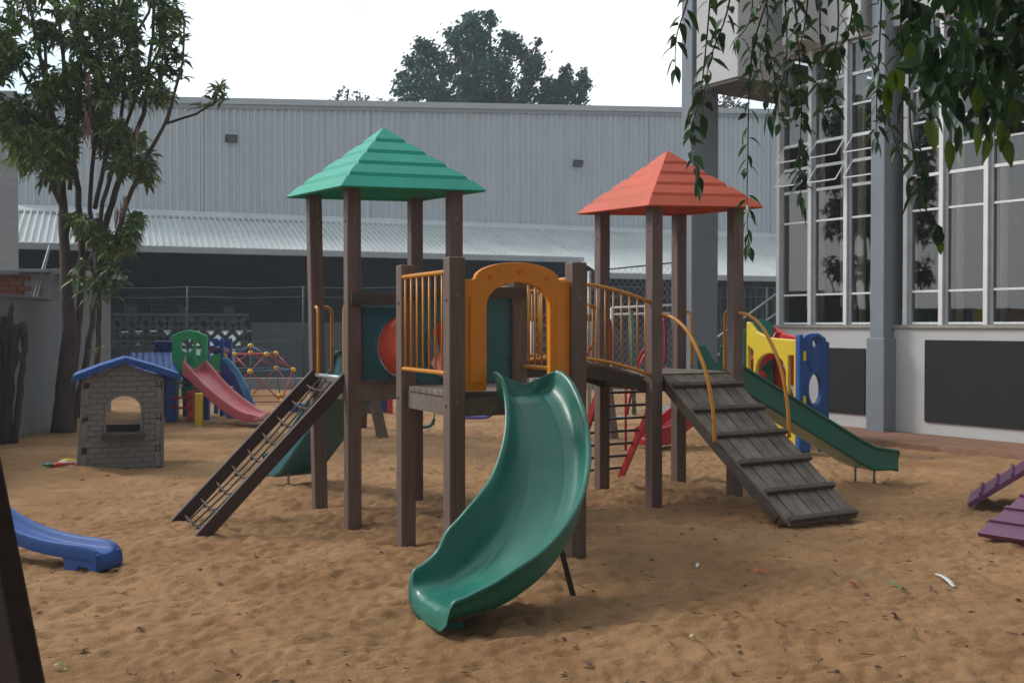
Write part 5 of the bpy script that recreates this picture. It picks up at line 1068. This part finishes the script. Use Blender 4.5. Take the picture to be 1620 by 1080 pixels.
strands = [((1115, -90), (1085, 10), (1070, 60), (1068, 112)), ((1130, -90), (1120, 40), (1108, 150), (1092, 215), (1108, 290)), ((1170, -90), (1150, 20), (1122, 100), (1110, 190)), ((1235, -60), (1195, 60), (1186, 130), (1183, 240), (1182, 320), (1184, 392)),
           ((1195, -90), (1215, 30), (1202, 90), (1218, 185)), ((1250, -90), (1262, 60), (1268, 160), (1266, 240), (1268, 330)), ((1300, -90), (1298, 60), (1316, 130), (1304, 190)), ((1235, -90), (1245, 80), (1226, 170)), ((1335, -90), (1352, 30), (1382, 110), (1400, 170), (1420, 235), (1442, 300)),
           ((1398, -90), (1392, 60), (1387, 160), (1386, 225)), ((1320, -90), (1325, 60), (1290, 150)), ((1440, 60), (1440, 200), (1452, 270), (1450, 320), (1483, 372)), ((1280, -90), (1275, 30), (1250, 120)), ((1180, -90), (1190, 20), (1160, 70)), ((1430, -90), (1425, 60), (1430, 160)), ((1360, -90), (1345, 40), (1320, 90)), ((1470, -90), (1480, 80), (1475, 200)), ((1208, 60), (1225, 120), (1234, 200))]
for si, s in enumerate(strands):
    Y0 = HY + r4.uniform(-.5, .5); q = [P(a, b, Y0 + i * .05) for i, (a, b) in enumerate(s)]; dn = []
    for i in range(len(q) - 1):
        n = 5
        for k in range(n):
            t = k / n; p0, p1, p2, p3 = q[max(0, i - 1)], q[i], q[i + 1], q[min(len(q) - 1, i + 2)]
            dn.append(.5 * ((2 * p1) + (p2 - p0) * t + (2 * p0 - 5 * p1 + 4 * p2 - p3) * t * t + (3 * p1 - p0 - 3 * p2 + p3) * t ** 3))
    dn.append(q[-1]); MB().tube(dn, [.0035 * (1 - i / len(dn)) + .0014 for i in range(len(dn))], 5).build('twig', M_barkd, st_, smooth=True)
    # leaves along the strand
    L_ = sum((dn[i + 1] - dn[i]).length for i in range(len(dn) - 1)); n = int(L_ / .022); gap = (.68, .76) if si == 3 else (9, 9)
    for k in range(n):
        f = k / n * (len(dn) - 1); i = int(f); p = dn[i].lerp(dn[min(len(dn) - 1, i + 1)], f - i); fr = k / n
        if gap[0] < fr < gap[1] or (si == 11 and fr > .72) or r4.random() < .12: continue
        a = k * 2.4 + r4.uniform(-.5, .5); d = V((math.cos(a) * .8, math.sin(a) * .8, r4.uniform(-.8, .1))).normalized()
        if fr > .9: d = V((d.x * .4, d.y * .4, -1))
        m.oval_leaf(p, d, V((r4.gauss(0, .4), r4.gauss(0, .4), 1)), r4.uniform(.055, .095), r4.uniform(.024, .037), r4.uniform(.4, 1.2))
for _ in range(9): q = P(1484 + r4.uniform(-3, 5), 355 + r4.uniform(-5, 22), HY); m.leaf(q, V((r4.gauss(0, .5), 0, -1)), V((0, -1, .3)), .05, .03, .3)
ly.leaf(P(1486, 378, HY), V((.1, 0, -1)), V((0, -1, 0)), .06, .035, .3)
# dense mass of nearer leaves
for _ in range(2300):
    px = r4.uniform(1430, 1720); py = r4.uniform(-110, 215); edge = interp(px, [(1430, 60), (1460, 150), (1500, 195), (1560, 205), (1620, 190), (1720, 180)])
    if py > edge * (.75 + .3 * r4.random()): continue
    if float(vnoise(px, py, 34, 1)) < (.33 if px < 1500 or py > 140 else .15): continue
    p = P(px, py, r4.uniform(3.1, 5.0)); d = V((r4.gauss(0, .5), r4.gauss(0, .4), -1 if r4.random() < .7 else .1)); m.oval_leaf(p, d, V((r4.gauss(0, .6), -1 + r4.gauss(0, .5), .4)), r4.uniform(.05, .10), r4.uniform(.024, .04), .3)
for px, py in ((1468, 185), (1510, 195), (1545, 190), (1568, 205), (1590, 185), (1500, 215), (1585, 210), (1600, 150), (1545, 130), (1413, 105), (1400, 130), (1420, 95), (1440, 60), (1575, 60), (1530, 10)): ly.oval_leaf(P(px, py, 3.4), V((r4.gauss(0, .15), 0, -1)), V((r4.gauss(0, .3), -1, .1)), .11, .042, .2)
m.build('hanging_leaves', M_leafh, st_, normals=False, smooth=True); ly.build('young_leaves', M_leafy, st_, normals=False, smooth=True)
# crown above and behind the camera
m = MB(); n = 0
while n < 11000:
    x, y, z = r4.uniform(-6.5, 7.5), r4.uniform(-7, 5.2), r4.uniform(3.4, 7.5)
    if z < CAMH + .40 * max(y, 0) + 1.0 or ((x - .8) / 7) ** 2 + ((y + .8) / 6.2) ** 2 + ((z - 4.6) / 3) ** 2 > 1: continue
    if float(vnoise(x * 40, y * 40 + z * 25, 40, 2)) < .3: continue
    d = V((r4.gauss(0, 1), r4.gauss(0, 1), r4.gauss(-.4, .5))); m.leaf((x, y, z), d, V((r4.gauss(0, .5), r4.gauss(0, .5), 1)), .34, .15, .3); n += 1
m.build('crown', M_leafh, st_, normals=False)

# ------------------------------------------------------------------ thin hazy air
hz = MB().box((0, 42, 10.5), (150, 130, 23.4)).build('haze', None)
hm = bpy.data.materials.new('haze'); hm.use_nodes = True; hn = hm.node_tree.nodes; hn.clear(); ho = hn.new('ShaderNodeOutputMaterial'); hv = hn.new('ShaderNodeVolumePrincipled')
hv.inputs['Color'].default_value = (.80, .90, 1, 1); hv.inputs['Density'].default_value = .0016; hm.node_tree.links.new(hv.outputs[0], ho.inputs['Volume'])
hz.data.materials.clear(); hz.data.materials.append(hm); hz['kind'] = 'stuff'; hz['label'] = 'thin pale hazy air over the playground'; hz['category'] = 'haze'
sc.cycles.volume_bounces = 1
